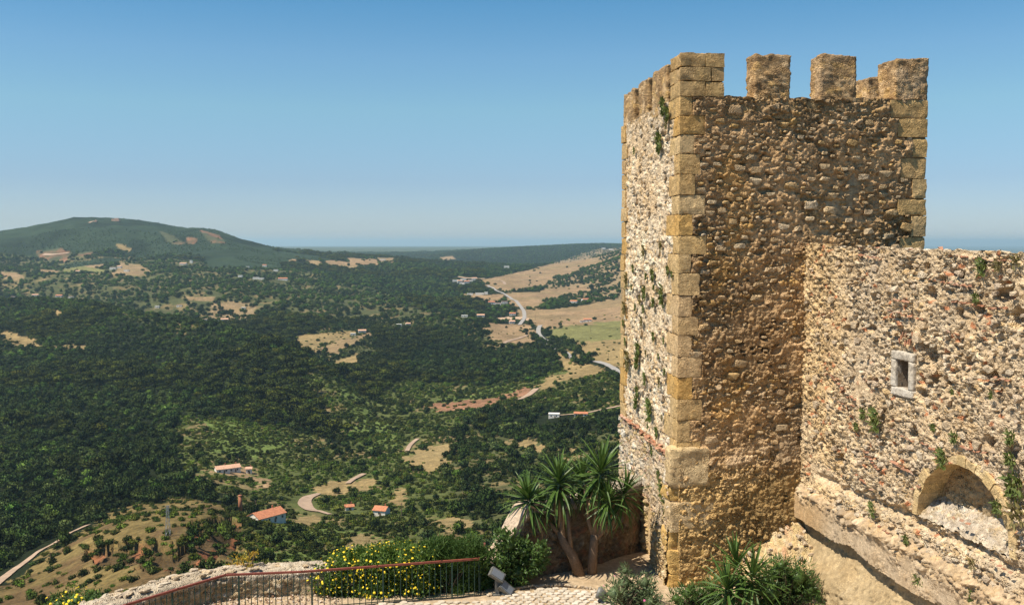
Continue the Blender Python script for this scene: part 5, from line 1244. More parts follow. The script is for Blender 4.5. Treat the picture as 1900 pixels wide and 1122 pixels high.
for (px, row, s, st) in ((1235, 195, .5, 1.4), (1243, 210, .4, 1.2), (1228, 262, .6, 1.4), (1240, 230, .3, 1.3), (1180, 280, .25, 1), (1198, 465, .35, 1.2), (1230, 457, .3, 1.2), (1178, 497, .28, 1.2), (1215, 508, .4, 1.2), (1202, 513, .25, 1), (1243, 500, .3, 1.1), (1166, 520, .45, 1.5), (1250, 508, .2, 1.2), (1200, 542, .45, 1.5), (1175, 532, .25, 1), (1216, 533, .2, 1), (1232, 545, .55, 1.3), (1191, 556, .3, 1.2), (1216, 562, .35, 1), (1234, 565, .2, 1.4), (1162, 571, .4, 1.3), (1182, 570, .25, 1.2), (1197, 573, .25, 1), (1194, 596, .3, 1.2), (1160, 598, .3, 1), (1216, 622, .3, 1.3), (1163, 633, .25, 1), (1235, 632, .2, 1), (1188, 646, .5, 1.3), (1202, 655, .25, 1), (1225, 660, .2, 1), (1169, 670, .6, 1.5), (1186, 672, .5, 1.3), (1200, 702, .35, 1.2), (1227, 708, .3, 1.4), (1237, 690, .25, 1), (1186, 725, .4, 1.4), (1184, 748, .45, 1.2), (1210, 760, .65, 1.1), (1232, 775, .2, 1), (1222, 800, .35, 1.3), (1205, 790, .2, 1)):
    r = ray(px, row); t = np.dot(A, nL) / np.dot(r, nL); P = r * t + nL * .04
    z = 'upper' if row < 300 else ('middle' if row < 600 else 'lower')
    wall_plant(P, nL, s * 1.15, f'small green tuft rooted in the {z} part of the sunlit left tower face', f'tufts on the {z} left tower face', rnd.random() < .18, st)
for (px, row, s, lbl) in ((1228, 880, .4, 'hanging green clump below the tiled ledge, uppermost'), (1232, 905, .45, 'hanging green clump below the tiled ledge, middle one'), (1238, 935, .45, 'hanging green clump below the tiled ledge, third down'), (1225, 975, .25, 'small green tuft low on the tower foot'), (1214, 835, .3, 'grassy tuft on the tiled ledge')):
    r = ray(px, row); t = np.dot(A + nL * LB * .6, nL) / np.dot(r, nL); wall_plant(r * t + nL * .06, nL, s, lbl + ' on the left face', 'plants on the foot of the left tower face', False, 1.4)
p_ = A + e1 * mu(1361, 170) + e2 * 2.2 + Z3 * (ZM + .02); b_ = bush('weed_clump', 'green weeds growing on the tower top between the first two merlons', 'plant', tuple(p_), [(0, 0, .12, .2, .12), (.2, 0, .1, .15, .1)], 400, .02, .08, M_bush, 51)
for (px, row, s, lbl, dry) in ((1825, 495, .42, 'leafy green tuft near the crest of the curtain wall', False), (1815, 552, .3, 'green tuft below the crest tuft on the curtain wall', False), (1855, 492, .32, 'dry brownish tuft on the crest of the curtain wall', True), (1890, 485, .35, 'dry tuft at the right end of the crest', True),
        (1628, 778, .62, 'large green caper clump low between window and tower', False), (1605, 768, .38, 'small green clump left of the caper clump', False), (1592, 790, .3, 'thin green tuft lowest left of the caper clump', False), (1770, 725, .2, 'tiny green tuft right of the white window', False), (1842, 732, .22, 'small green tuft right of the window, far one', False), (1735, 792, .25, 'green tuft above the arch, left', False), (1775, 812, .35, 'green tuft above the arch crown', False), (1752, 850, .48, 'leafy tuft hanging on the left shoulder of the arch', False),
        (1880, 812, .4, 'green tuft above right shoulder of the arch', False), (1878, 850, .45, 'green tuft hanging right of the arch', False), (1888, 900, .7, 'large green shrub rooted right of the arch', False), (1893, 955, .6, 'dry flowering shrub at the right edge below the arch', True), (1855, 940, .4, 'dark green tuft inside the arch recess', False),
        (1622, 944, .4, 'grass tuft on the rubble ledge', False), (1685, 1000, .3, 'second grass tuft on the rubble ledge', False), (1708, 1075, .45, 'spiky green tuft on the plaster below the ledge', False), (1805, 1105, .35, 'green tuft at the lower edge right of the spiky one', False), (1808, 1045, .3, 'dry tuft on the rubble ledge', True), (1542, 1000, .12, 'tiny tuft at the end of the shadow on the plaster', False), (1250, 490, .2, 'x', False)):
    if lbl == 'x': continue
    off = .16 if row > 930 else .06
    u, z = wp(px, row, off); wall_plant(W(u, z, off + .03), nW, s, lbl, 'plants rooted in the curtain wall', dry, 1.15)

# ------------------------------------------------------------------ TREES of the valley
def crown_mesh(name, seed, kind):
    r = np.random.RandomState(seed); L = []
    if kind == 'oak':
        for _ in range(13):
            d = r.normal(0, 1, 3); d /= np.linalg.norm(d); d[2] = abs(d[2]) * .8; k = r.uniform(.35, .75); L.append((d[0] * k * .75, d[1] * k * .75, .42 + d[2] * k * .55, r.uniform(.26, .42), r.uniform(.2, .32)))
        n, ls = 620, .085
    elif kind == 'pine':
        for _ in range(13):
            a = r.uniform(0, 6.28); k = r.uniform(0, .85) ** .7; L.append((math.cos(a) * k, math.sin(a) * k, .95 - .18 * k * k + r.normal(0, .03), r.uniform(.25, .36), r.uniform(.12, .19)))
        n, ls = 560, .085
    else:
        for _ in range(8):
            a = r.uniform(0, 6.28); k = r.uniform(0, .65); L.append((math.cos(a) * k, math.sin(a) * k, r.uniform(.15, .4), r.uniform(.25, .42), r.uniform(.2, .34)))
        n, ls = 360, .10
    V, q = leaf_cloud(n, lobes(L, .3), ls * .75, ls * 1.9, seed, .2)
    Vs = [V]; qs = [q]; b = len(V)
    for l in L:      # dark inner masses so the crown is not see-through
        s = .78; oc = np.array([(1, 0, 0), (0, 1, 0), (-1, 0, 0), (0, -1, 0), (0, 0, 1), (0, 0, -1)], float) * np.array([l[3], l[3], l[4]]) * s + np.array(l[:3])
        Vs.append(oc); qs.append(np.array([(0, 1, 4, 4), (1, 2, 4, 4), (2, 3, 4, 4), (3, 0, 4, 4), (1, 0, 5, 5), (2, 1, 5, 5), (3, 2, 5, 5), (0, 3, 5, 5)]) + b); b += 6
    V = np.concatenate(Vs); fs = [tuple(f) if f[2] != f[3] else tuple(f[:3]) for f in np.concatenate(qs).tolist()]
    me = bpy.data.meshes.new(name); me.from_pydata(V.tolist(), [], fs); me.update(); me.polygons.foreach_set('use_smooth', [True] * len(me.polygons))
    La = np.array(L); dd = V[:, None, :] - La[None, :, :3]; sc_ = np.linalg.norm(dd / np.stack([La[:, 3], La[:, 3], La[:, 4]], 1)[None], axis=2); k = sc_.argmin(1)
    nn = dd[np.arange(len(V)), k] / np.stack([La[k, 3], La[k, 3], La[k, 4]], 1) ** 1.0; nn /= np.linalg.norm(nn, axis=1)[:, None] + 1e-6
    nn = nn + r.normal(0, .24, nn.shape); nn /= np.linalg.norm(nn, axis=1)[:, None]; me.normals_split_custom_set_from_vertices(nn.tolist()); return me
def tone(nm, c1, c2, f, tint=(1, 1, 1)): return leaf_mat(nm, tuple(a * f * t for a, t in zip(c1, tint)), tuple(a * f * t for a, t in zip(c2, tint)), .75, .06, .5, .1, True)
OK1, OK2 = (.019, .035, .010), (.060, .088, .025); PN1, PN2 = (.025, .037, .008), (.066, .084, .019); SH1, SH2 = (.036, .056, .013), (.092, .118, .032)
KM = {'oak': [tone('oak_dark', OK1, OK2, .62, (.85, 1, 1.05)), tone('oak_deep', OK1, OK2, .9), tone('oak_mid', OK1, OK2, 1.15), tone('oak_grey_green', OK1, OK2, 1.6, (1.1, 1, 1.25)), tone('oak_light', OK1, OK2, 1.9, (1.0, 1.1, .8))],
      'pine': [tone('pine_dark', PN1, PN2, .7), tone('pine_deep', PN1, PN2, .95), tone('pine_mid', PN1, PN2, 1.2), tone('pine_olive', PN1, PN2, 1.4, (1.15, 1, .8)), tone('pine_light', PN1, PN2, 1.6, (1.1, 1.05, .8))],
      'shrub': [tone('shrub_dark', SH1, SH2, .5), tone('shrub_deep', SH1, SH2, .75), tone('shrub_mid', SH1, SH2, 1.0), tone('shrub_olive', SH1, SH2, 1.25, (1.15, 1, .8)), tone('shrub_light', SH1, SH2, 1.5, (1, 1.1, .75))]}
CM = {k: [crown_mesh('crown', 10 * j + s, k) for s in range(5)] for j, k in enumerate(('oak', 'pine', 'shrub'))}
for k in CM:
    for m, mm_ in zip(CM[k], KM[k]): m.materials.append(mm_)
def trunk_mesh(kind):
    m = MB(); top = {'oak': .5, 'pine': .9, 'shrub': .25}[kind]
    m.tube([(0, 0, -.1), (.02, 0, top * .5), (0, .02, top)], [.06, .045, .025], 6)
    for a in (0.5, 2.6, 4.6): m.tube([(.01, 0, top * .55), (math.cos(a) * .2, math.sin(a) * .2, top * .95), (math.cos(a) * .35, math.sin(a) * .35, top * 1.1)], [.03, .02, .008], 5)
    me = m.mesh('trunk', True); me.materials.append(M_barkd); return me
TM = {k: trunk_mesh(k) for k in CM}
def cand(d0, d1, sp, p0=-60, p1=1230, seed=0):
    r = np.random.RandomState(seed); ux0, ux1 = (p0 - 950) / F, (p1 - 950) / F
    xs = np.arange(ux0 * d1, ux1 * d1, sp); ys = np.arange(d0, d1, sp); X, Y = np.meshgrid(xs, ys)
    X = X.ravel() + r.uniform(-.45, .45, X.size) * sp; Y = Y.ravel() + r.uniform(-.45, .45, Y.size) * sp
    k = (X / Y > ux0) & (X / Y < ux1) & (Y > d0) & (Y < d1); return X[k], Y[k]
#            forest scrub mixed meadow savanna dry green gold red pale drygr gully hill plain far
dens_t = np.array([.97, .21, .60, .09, .50, .009, .004, .010, .02, .0, .015, .05, .0, .0, .0])
dens_s = np.array([.25, .80, .55, .70, .25, .012, .006, .04, .10, .0, .27, .42, .0, .0, .0])
house_xy = []
pts = {'oak': [], 'pine': [], 'shrub': []}
r_ = np.random.RandomState(99)
roadpts = []
for o in [o for o in C.objects if o.name.startswith(('road', 'dirt'))]:
    v = np.array([tuple(q.co) for q in o.data.vertices]); roadpts.append(v[:, :2])
roadpts = np.concatenate(roadpts)
HOUSES = [  # px, row, width, depth, height, yaw, roof, label
 (495, 966, 17, 10, 3.6, .9, 'red', 'long farmhouse with orange tiled roof beside the brick chimney'),
 (512, 968, 5, 4, 2.6, .9, 'flat', 'small white outhouse below the orange roofed farmhouse'),
 (708, 955, 7.5, 7, 3.6, -.3, 'red', 'small house with dark red tiled roof among bushes right of the dirt bend'),
 (648, 946, 5, 4, 2.6, .3, 'red', 'little shed with brown roof half hidden behind the yellow green bush'),
 (412, 876, 9, 7, 3.0, .5, 'pale', 'ruined pinkish farmhouse on the slope, left part'),
 (432, 874, 9, 7, 3.2, .6, 'pale', 'ruined pinkish farmhouse on the slope, right part'),
 (462, 878, 4, 4, 3.6, .2, 'pale', 'small ruined hut right of the pinkish farmhouse'),
 (1028, 774, 10, 7, 3.6, -.1, 'flat', 'white flat roofed house in the trees left of the yuccas top'),
 (1078, 772, 12, 5, 2.6, -.15, 'red', 'long low red roofed shed right of the white flat roofed house'),
 (672, 617, 14, 8, 4, .2, 'pale', 'pale farmhouse beside the tan field in mid valley'),
 (655, 622, 9, 6, 3.5, .1, 'flat', 'white shed just left of the mid valley farmhouse'),
 (740, 605, 11, 7, 3.5, .1, 'flat', 'grey white shed in the woods right of the mid valley fields'),
 (757, 604, 9, 6, 4, .3, 'pale', 'tan house next to the grey white woodland shed'),
 (892, 588, 15, 8, 4, 0, 'pale', 'white house with long tiled roof below the village'),
 (862, 588, 12, 7, 3.5, 0, 'flat', 'small white building left of the long roofed house'),
 (951, 585, 13, 8, 4, -.1, 'red', 'orange roofed house left of the winding road'),
 (950, 600, 11, 8, 4, .1, 'pale', 'white house with pink roof at the road bend'),
 (872, 548, 16, 9, 5, 0, 'flat', 'white farm building, left of the pair in the dry field'),
 (890, 547, 22, 10, 5, 0, 'flat', 'broad white farm building, right of the pair in the dry field'),
 (902, 546, 9, 8, 6, 0, 'flat', 'tall small white building beside the broad farm building'),
 (912, 564, 16, 8, 5, .1, 'red', 'red roofed house in the roadside hamlet'), (924, 566, 14, 8, 5, -.1, 'flat', 'white house in the middle of the roadside hamlet'), (936, 563, 14, 8, 5, .1, 'flat', 'white house at the right end of the roadside hamlet'),
 (1065, 562, 18, 9, 4.5, -.5, 'red', 'salmon roofed barn below the wooded slope'), (1086, 559, 18, 10, 5, .5, 'red', 'red and white house right of the salmon barn'),
 (1090, 597, 15, 8, 4.5, 0, 'red', 'white farmhouse with pink roof in the green field'), (1080, 598, 8, 6, 3.5, 0, 'flat', 'small annex left of the pink roofed farmhouse'),
 (845, 522, 18, 10, 5, 0, 'flat', 'white village house at the left end of the village'), (853, 524, 16, 10, 5, .2, 'pale', 'pale roofed house second in the village'), (860, 520, 18, 10, 5, 0, 'flat', 'white house at the back of the village'), (866, 525, 16, 10, 5, .1, 'red', 'red roofed house in the village centre'), (873, 522, 16, 10, 5, 0, 'flat', 'white house right of the village centre'), (858, 527, 16, 10, 5, -.2, 'flat', 'front white house of the village'), (880, 519, 16, 10, 5, 0, 'pale', 'tan house at the right end of the village'),
 (24, 554, 10, 7, 5, 0, 'flat', 'white house at the far left among dark trees'), (66, 551, 16, 8, 5, 0, 'pale', 'white house with pale roof, second from the left'), (110, 552, 16, 9, 5, 0, 'red', 'red walled house with pale roof among left trees'), (132, 553, 12, 7, 4, 0, 'flat', 'low white building right of the red walled house'),
 (210, 500, 18, 10, 7, 0, 'flat', 'white villa near the green field'), (222, 497, 12, 8, 5, 0, 'pale', 'small house behind the white villa'), (340, 492, 22, 10, 6, 0, 'pale', 'pale house on the left below the mountain'), (355, 488, 9, 8, 9, 0, 'flat', 'white tower house right of the pale house'), (235, 504, 14, 8, 5, 0, 'flat', 'low white building right of the villa'),
 (145, 508, 12, 9, 8, 0, 'pale', 'tan gabled house beside the green field'), (292, 571, 9, 7, 4, 0, 'flat', 'white shed in the left middle woods'), (333, 569, 11, 7, 4, 0, 'flat', 'small pale house in the left middle woods'), (378, 596, 12, 8, 4, .1, 'flat', 'white building above the left forest'),
 (417, 597, 14, 8, 5, .1, 'pale', 'grey house surrounded by dark trees, centre left'), (403, 598, 7, 6, 4, .1, 'flat', 'small annex left of the grey house'),
 (446, 514, 12, 8, 5, 0, 'flat', 'lone white house high in the central woods'), (491, 495, 14, 8, 5, 0, 'red', 'red roofed house on the wooded plateau'), (512, 503, 14, 8, 5, 0, 'flat', 'white house on the wooded plateau'), (525, 520, 26, 9, 5, 0, 'red', 'long red roofed building in the woods'), (475, 518, 16, 9, 5, 0, 'flat', 'white house left of the long red building'), (485, 519, 14, 9, 5, 0, 'flat', 'second white house left of the long red building'), (564, 521, 14, 8, 4, 0, 'flat', 'low white house right of the long red building'), (460, 498, 9, 7, 6, 0, 'flat', 'small white house in the upper woods'),
 (504, 507, 10, 8, 5, 0, 'flat', 'little white house beside the plateau field'), (710, 483, 22, 10, 5, 0, 'flat', 'white building by the far tan fields'), (940, 497, 22, 12, 8, 0, 'flat', 'white house at the far end of the valley fields'),
 (1120, 462, 24, 14, 10, 0, 'flat', 'white house on the right ridge, left one'), (1134, 464, 30, 14, 10, 0, 'flat', 'white house on the right ridge, right one'), (452, 574, 9, 7, 4, 0, 'flat', 'white hut beside the small brown field'),
]
SPECIAL = []
for h_ in HOUSES: P = hit(h_[0], h_[1]); SPECIAL.append(P)
SPXY = np.array([p[:2] for p in SPECIAL])
for (d0, d1, sp_, s0, seed) in ((230, 900, 7.8, 1.05, 1), (900, 2000, 9.2, 1.2, 2), (2000, 4000, 13.0, 1.5, 3), (4000, 9500, 20, 1.25, 4)):
    X, Y = cand(d0, d1, sp_, seed=seed); Zt = tz(X, Y); c = cover(X, Y, Zt)
    px, row = project(X, Y, Zt)
    # clear the roads and the sight to houses
    clr = np.ones(X.size, bool)
    for q_ in SPXY: clr &= ~((abs(X - q_[0]) < 9 + q_[1] * .004) & (Y > q_[1] - 24 - q_[1] * .02) & (Y < q_[1] + 9))
    for i in range(0, len(roadpts), 2):
        q_ = roadpts[i]; clr &= ~((abs(X - q_[0]) < 5.5 + q_[1] * .002) & (Y > q_[1] - 12 - q_[1] * .012) & (Y < q_[1] + 5))
    clump = fbm2(X / 38, Y / 38, 3, 77); rr = r_.random_sample(X.size)
    dt = dens_t[c] * np.where(np.isin(c, (1, 2, 4)), np.clip(1 + 1.9 * clump, .1, 1.9), 1)
    hm = c == 12; dt = np.where(hm, .75 * sstep(.0, .3, fbm2(X / 220, Y / 350, 4, 80)), dt); near_h = np.where(hm, .42, 1.0)
    istree = (rr < dt) & clr
    pineP = sstep(.0, .25, fbm2(X / 260, Y / 200, 3, 78)) * (px < 900) * (c == 0); ispine = istree & (r_.random_sample(X.size) < pineP * .9)
    near = (1 - .25 * (np.isin(c, (1, 3, 10, 11)))) * near_h
    for kind, mk in (('pine', ispine), ('oak', istree & ~ispine)):
        n = mk.sum(); sz = s0 * near[mk] * (2.4 + 3.2 * r_.random_sample(n) ** 1.5) * (1.3 if kind == 'pine' else 1.05); pts[kind].append(np.stack([X[mk], Y[mk], Zt[mk] - .4, sz, c[mk], px[mk], row[mk]], 1))
    if d0 < 2000:
        X, Y = cand(d0, d1, sp_ * .5, seed=seed + 20); Zt = tz(X, Y); c = cover(X, Y, Zt); px, row = project(X, Y, Zt); clr = np.ones(X.size, bool)
        for q_ in SPXY: clr &= ~((abs(X - q_[0]) < 7) & (Y > q_[1] - 12) & (Y < q_[1] + 6))
        for i in range(0, len(roadpts), 2):
            q_ = roadpts[i]; clr &= ~((abs(X - q_[0]) < 4.5) & (Y > q_[1] - 6) & (Y < q_[1] + 4))
        mk = (r_.random_sample(X.size) < dens_s[c] * np.where(c == 0, .5, np.clip(1 + 1.2 * fbm2(X / 20, Y / 20, 3, 79), .1, 1.8))) & clr; n = mk.sum()
        pts['shrub'].append(np.stack([X[mk], Y[mk], Zt[mk] - .2, r_.uniform(1.0, 2.6, n) * (1.0 if d0 < 900 else 1.3), c[mk], px[mk], row[mk]], 1))
hedge = []   # tree line beside the road
for (a, b, n, dx) in (((965, 607), (1085, 678), 46, 0), ((1085, 668), (1095, 672), 6, 0), ((1130, 690), (1152, 706), 14, 0), ((1040, 560), (1100, 552), 14, 0), ((1055, 636), (1082, 641), 8, 0), ((975, 573), (1020, 568), 9, 0), ((910, 498), (1000, 486), 14, 0)):
    for k in range(n):
        t = k / n; P = hit(a[0] + (b[0] - a[0]) * t + rnd.uniform(-6, 6), a[1] + (b[1] - a[1]) * t + rnd.uniform(-3, 3) + 3); hedge.append((P[0], P[1], P[2] - .4, rnd.uniform(3.5, 6.5), 6, a[0], a[1]))
pts['oak'].append(np.array(hedge))
# the 300 nearest of each kind as trees of their own
def region_label(kind, px, row, c):
    k = {'oak': 'dark rounded evergreen oak', 'pine': 'dark flat-topped umbrella pine', 'shrub': 'low green shrub'}[kind]
    if c == 10: w = 'on the dry grassy knoll at lower left'
    elif c == 11: w = 'on the red eroded gully side'
    elif px < 330 and row > 960: w = 'beside the dirt track at lower left'
    elif px < 450: w = 'in the dense forest left of the chimney'
    elif px < 620: w = 'around the orange roofed farmhouse'
    elif px < 760: w = 'around the small red roofed house'
    elif px < 900: w = 'on the scrubby slope above the yellow bush'
    else: w = 'on the wooded slope behind the yuccas'
    return k + ' ' + w, ('oaks ' if kind == 'oak' else 'pines ' if kind == 'pine' else 'shrubs ') + w
src = bpy.data.collections.new('vegetation_kinds'); C.children.link(src)
used_src = {}
def make_gn(name, colname):
    ng = bpy.data.node_groups.new(name, 'GeometryNodeTree')
    ng.interface.new_socket('Geometry', in_out='INPUT', socket_type='NodeSocketGeometry'); ng.interface.new_socket('Geometry', in_out='OUTPUT', socket_type='NodeSocketGeometry')
    N = ng.nodes; gi = N.new('NodeGroupInput'); go = N.new('NodeGroupOutput'); ip = N.new('GeometryNodeInstanceOnPoints'); ci = N.new('GeometryNodeCollectionInfo')
    ci.inputs['Collection'].default_value = colname; ci.inputs['Separate Children'].default_value = True; ci.inputs['Reset Children'].default_value = True
    def at_(nm, t):
        a = N.new('GeometryNodeInputNamedAttribute'); a.data_type = t; a.inputs[0].default_value = nm; return a.outputs[0]
    ip.inputs['Pick Instance'].default_value = True
    ng.links.new(gi.outputs[0], ip.inputs['Points']); ng.links.new(ci.outputs[0], ip.inputs['Instance'])
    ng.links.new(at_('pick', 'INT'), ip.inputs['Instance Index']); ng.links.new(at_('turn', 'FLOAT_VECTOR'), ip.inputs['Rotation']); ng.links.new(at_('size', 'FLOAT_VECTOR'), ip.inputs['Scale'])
    ng.links.new(ip.outputs[0], go.inputs[0]); return ng
cat_ = {'oak': ('oak_tree', 'tree'), 'pine': ('pine_tree', 'tree'), 'shrub': ('wild_shrub', 'shrub')}
NTREE = {}
for kind in ('oak', 'pine', 'shrub'):
    T = np.concatenate(pts[kind]); vis = (T[:, 5] > -10) & (T[:, 5] < 1175) & (T[:, 6] < 1115)
    szr = T[:, 3] / T[:, 1] * vis; order = np.argsort(-szr); sel = order[:290]; rest = np.setdiff1d(np.arange(len(T)), sel)
    NTREE[kind] = len(T)
    sub = bpy.data.collections.new('kinds_of_' + kind); src.children.link(sub)
    q1, q2 = np.quantile(T[sel, 3], [.33, .66])
    for j, i in enumerate(sel):
        x, y, z, s, c, px, row = T[i]; lbl, grp = region_label(kind, px, row, int(c)); pkk = j if j < 5 else int(np.clip(round(1.8 + rnd.gauss(0, 1.3)), 0, 4))
        lbl = ('small ' if s < q1 else 'mid-sized ' if s < q2 else 'large ') + lbl.replace('dark ', ('blackish ', 'deep green ', 'dark green ', 'grey green ' if kind == 'oak' else 'olive green ', 'light green ')[pkk]).replace('low green ', 'low ' + ('blackish ', 'dark green ', 'mid green ', 'olive ', 'light green ')[pkk])
        t = thing(cat_[kind][0], lbl, cat_[kind][1], (x, y, z), rnd.uniform(0, 6.28), grp); sxy = s * rnd.uniform(.9, 1.1)
        t.scale = (sxy, sxy, s * rnd.uniform(1.0, 1.7))
        cr = mkobj('crown', CM[kind][pkk], None, t, None, sub if j < 5 else C)
        if kind != 'shrub' or y < 420: mkobj('trunk', TM[kind], None, t)
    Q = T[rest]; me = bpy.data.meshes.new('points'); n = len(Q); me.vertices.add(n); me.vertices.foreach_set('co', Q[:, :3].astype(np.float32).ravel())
    a = me.attributes.new('pick', 'INT', 'POINT'); pk = 1.6 + 1.7 * sstep(1500, 2600, Q[:, 1]) + 2.4 * fbm2(Q[:, 0] / 70, Q[:, 1] / 70, 3, 90) + 1.5 * (.35 - 2 * np.abs(fbm2(Q[:, 0] / 420 + .35 * Q[:, 1] / 420, Q[:, 1] / 420, 4, 3))) * (Q[:, 1] > 900) + rs.normal(0, 1.05, n) + (.9 if kind == 'shrub' else 0); a.data.foreach_set('value', np.clip(np.round(pk), 0, 4).astype(np.int32))  # crown tone paints relief: pale ridges, dark hollows; paler beyond, standing in for haze
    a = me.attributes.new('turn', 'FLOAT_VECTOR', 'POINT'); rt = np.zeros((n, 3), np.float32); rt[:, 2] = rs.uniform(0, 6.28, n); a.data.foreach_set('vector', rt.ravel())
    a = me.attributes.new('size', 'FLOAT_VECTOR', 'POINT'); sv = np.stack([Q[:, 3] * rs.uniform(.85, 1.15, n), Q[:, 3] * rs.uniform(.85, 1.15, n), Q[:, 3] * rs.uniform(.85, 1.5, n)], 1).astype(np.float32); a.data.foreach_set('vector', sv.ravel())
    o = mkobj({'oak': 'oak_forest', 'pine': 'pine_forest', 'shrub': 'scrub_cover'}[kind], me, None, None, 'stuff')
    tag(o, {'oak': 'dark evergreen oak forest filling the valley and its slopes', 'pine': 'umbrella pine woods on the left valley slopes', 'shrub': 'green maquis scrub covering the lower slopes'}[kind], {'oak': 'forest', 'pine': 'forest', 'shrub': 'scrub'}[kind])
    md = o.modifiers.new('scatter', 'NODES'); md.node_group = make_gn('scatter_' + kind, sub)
print('TREES', NTREE)

# ------------------------------------------------------------------ houses, chimney, pylon, poles
def house(px, row, w, d, h, yaw, roof, label, P):
    t = thing('house', label, 'house', (P[0], P[1], P[2] + .0), yaw, 'houses of the valley')
    m = MB(); m.box((0, 0, h / 2 - 1), (w, d, h + 2)); 
    if roof != 'flat':
        rh = d * .24
        m.add([(-w / 2, -d / 2, h), (-w / 2, d / 2, h), (-w / 2, 0, h + rh), (w / 2, -d / 2, h), (w / 2, d / 2, h), (w / 2, 0, h + rh)], [(0, 2, 1), (3, 4, 5)])
    m.build('wall', M_whitewash, t)
    rf = MB()
    if roof == 'flat':
        rf.box((0, 0, h + .15), (w + .5, d + .5, .3)); rfo = rf.build('roof', M_roofp if (int(px) % 3 == 0) else M_whitewash, t)
    else:
        e = .5; rh = d * .24; k = rh / (d / 2); mm = M_roof if roof == 'red' else M_roofp
        vs = []
        for th in (0, .22):
            for x in (-w / 2 - e, w / 2 + e): vs += [(x, -d / 2 - e, h - e * k + th + .03), (x, 0, h + rh + th + .03), (x, d / 2 + e, h - e * k + th + .03)]
        rf.add(vs, [(6, 9, 10, 7), (7, 10, 11, 8), (0, 1, 4, 3), (1, 2, 5, 4), (0, 3, 9, 6), (2, 8, 11, 5), (0, 6, 7, 1), (1, 7, 8, 2), (3, 4, 10, 9), (4, 5, 11, 10)])
        rfo = rf.build('roof', mm, t)
    if P[1] < 1100 and roof != 'flat':
        c = MB(); c.box((w * .28, d * .12, h + rh + .5), (.7, .7, 1.6)); c.build('chimney', M_brick, rfo)
    nw = max(1, int(w / 4)); wm = MB(); wm.box((0, 0, 0), (1.1, .12, 1.2)); wme = wm.mesh('window'); wme.materials.append(M_glassd)
    if P[1] < 2600:
        for i in range(nw):
            for s in (-1, 1):
                o = mkobj('window', wme, None, t); o.location = ((i + .5) / nw * w - w / 2, s * (d / 2 + .01), h * .55)
        dm = MB(); dm.box((w * .1, -d / 2 - .02, 1.05), (1.1, .14, 2.1)); dm.build('door', M_wood, t)
    return t
for h_, P in zip(HOUSES, SPECIAL): house(*h_, P)
P = hit(446, 948); ch = thing('brick_chimney', 'tall tapering brick factory chimney beside the orange roofed farmhouse', 'chimney', tuple(P))
s_ = P[1] / F; hh = 31 * s_; m = MB(); m.tube([(0, 0, -1), (0, 0, hh * .5), (0, 0, hh * .93)], [4.4 * s_ , 3.7 * s_, 3.1 * s_], 12); m.build('shaft', M_brick, ch, True)
m = MB(); m.tube([(0, 0, hh * .925), (0, 0, hh * .95), (0, 0, hh)], [3.3 * s_, 3.7 * s_, 3.6 * s_], 12); m.build('rim', M_brick, ch, True)
P = hit(312, 996); s_ = P[1] / F; hh = 60 * s_
py_ = thing('electricity_pylon', 'slender grey lattice pylon on the dry grassy knoll', 'pylon', tuple(P))
m = MB(); bw_, tw_ = 4.2 * s_, 1.3 * s_
for sx in (-1, 1):
    for sy in (-1, 1): m.tube([(sx * bw_, sy * bw_, -1), (sx * tw_, sy * tw_, hh)], .09, 4)
m.build('legs', M_steel, py_)
m = MB(); nn_ = 9
for k in range(nn_):
    z0, z1 = hh * k / nn_, hh * (k + 1) / nn_; r0 = bw_ + (tw_ - bw_) * k / nn_; r1 = bw_ + (tw_ - bw_) * (k + 1) / nn_
    for (a, b) in (((-1, -1), (1, -1)), ((1, -1), (1, 1)), ((1, 1), (-1, 1)), ((-1, 1), (-1, -1))):
        m.tube([(a[0] * r0, a[1] * r0, z0), (b[0] * r1, b[1] * r1, z1)] if k % 2 else [(b[0] * r0, b[1] * r0, z0), (a[0] * r1, a[1] * r1, z1)], .045, 3)
m.build('bracing', M_steel, py_)
m = MB()
for z in (.80, .90, .98): m.box((0, 0, hh * z), (5.5 * s_ * 2 * (1.2 - z * .3), .15, .15), .4)
m.build('cross_arm', M_steel, py_)
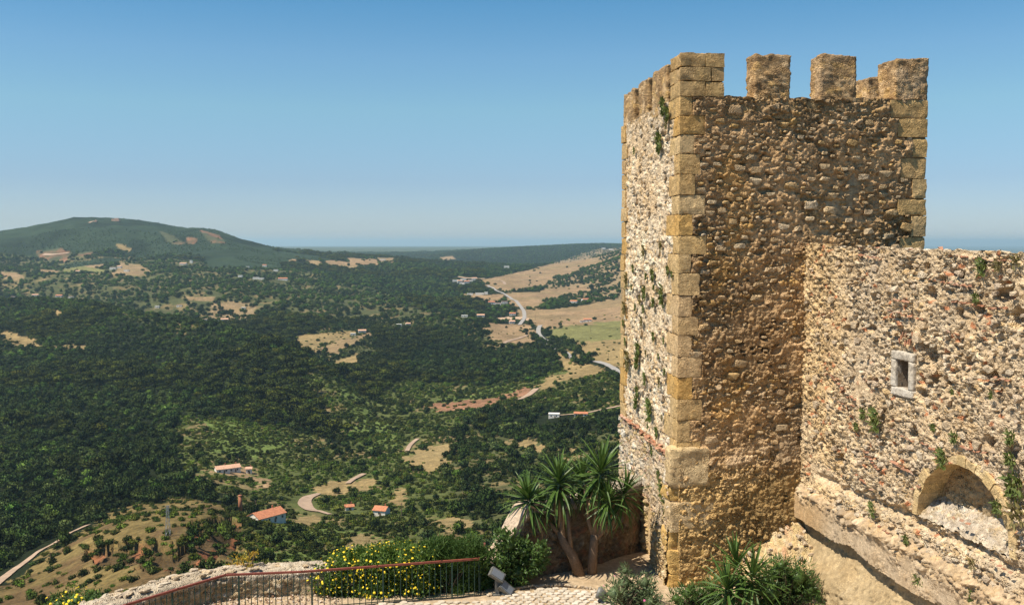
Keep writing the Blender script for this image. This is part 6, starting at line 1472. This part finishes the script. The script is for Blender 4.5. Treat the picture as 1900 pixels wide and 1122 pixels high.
for (px, b, tp, lbl) in ((993, 594, 583, 'lone pole in the tan field'), (978, 598, 588, 'pole close to the road bend'), (1017, 608, 598, 'pole at the edge of the green field'), (1096, 616, 606, 'pole in the green field'), (1129, 668, 655, 'pole in the golden field'), (94, 1043, 1024, 'wooden pole beside the dirt track at left'), (745, 958, 932, 'pylon like pole right of the small red roofed house'), (474, 938, 928, 'pole behind the orange roofed farmhouse'), (878, 790, 783, 'white pole among the trees')):
    P = hit(px, b); hh = (b - tp) * P[1] / F; t = thing('utility_pole', 'dark wooden utility ' + lbl, 'pole', tuple(P), rnd.uniform(0, 3), 'utility poles in the valley')
    m = MB(); m.tube([(0, 0, -.5), (0, 0, hh)], [.22, .16], 6); m.build('mast', M_wood, t); m = MB(); m.box((0, 0, hh * .93), (2.0, .15, .15)); m.build('cross_arm', M_wood, t)
# masts and huts on the mountain's crest and quarry road
for (px, row, w, h, lbl) in ((215, 410, 34, 10, 'flat building on top of the mountain'), (178, 411, 12, 5, 'small hut left of the mountain top building')):
    P = hit(px, row + 1); t = thing('hilltop_building', lbl, 'building', tuple(P)); m = MB(); m.box((0, 0, h / 2), (w, 14, h)); m.build('wall', M_roofp, t); m = MB(); m.box((w * .1, 0, h + 1.5), (w * .5, 9, 3)); m.build('roof', M_roofp, t)
drape_strip('quarry_track', [(80, 473), (100, 473), (128, 470)], 12, M_dirt, 1.5)
drape_strip('quarry_track', [(165, 414), (170, 412), (176, 411)], 10, M_dirt, 1.5)
# bright shrubs by the houses
M_lime = leaf_mat('lime_foliage', (.14, .17, .03), (.24, .26, .05), .7, .25, .6, .15)
for (px, row, s, lbl) in ((629, 950, 4.6, 'bright yellow green tree left of the brown shed'), (690, 958, 3.2, 'bright yellow green bush left of the small red roofed house'), (674, 958, 2.6, 'smaller yellow green bush left of the brighter one')):
    P = hit(px, row); t = thing('flowering_shrub', lbl, 'tree', tuple(P), rnd.random() * 6, 'yellow green trees by the dirt bend'); t.scale = (s, s, s)
    me = CM['oak'][rnd.randrange(5)].copy(); me.materials[0] = M_lime; mkobj('crown', me, None, t); mkobj('trunk', TM['oak'], None, t)
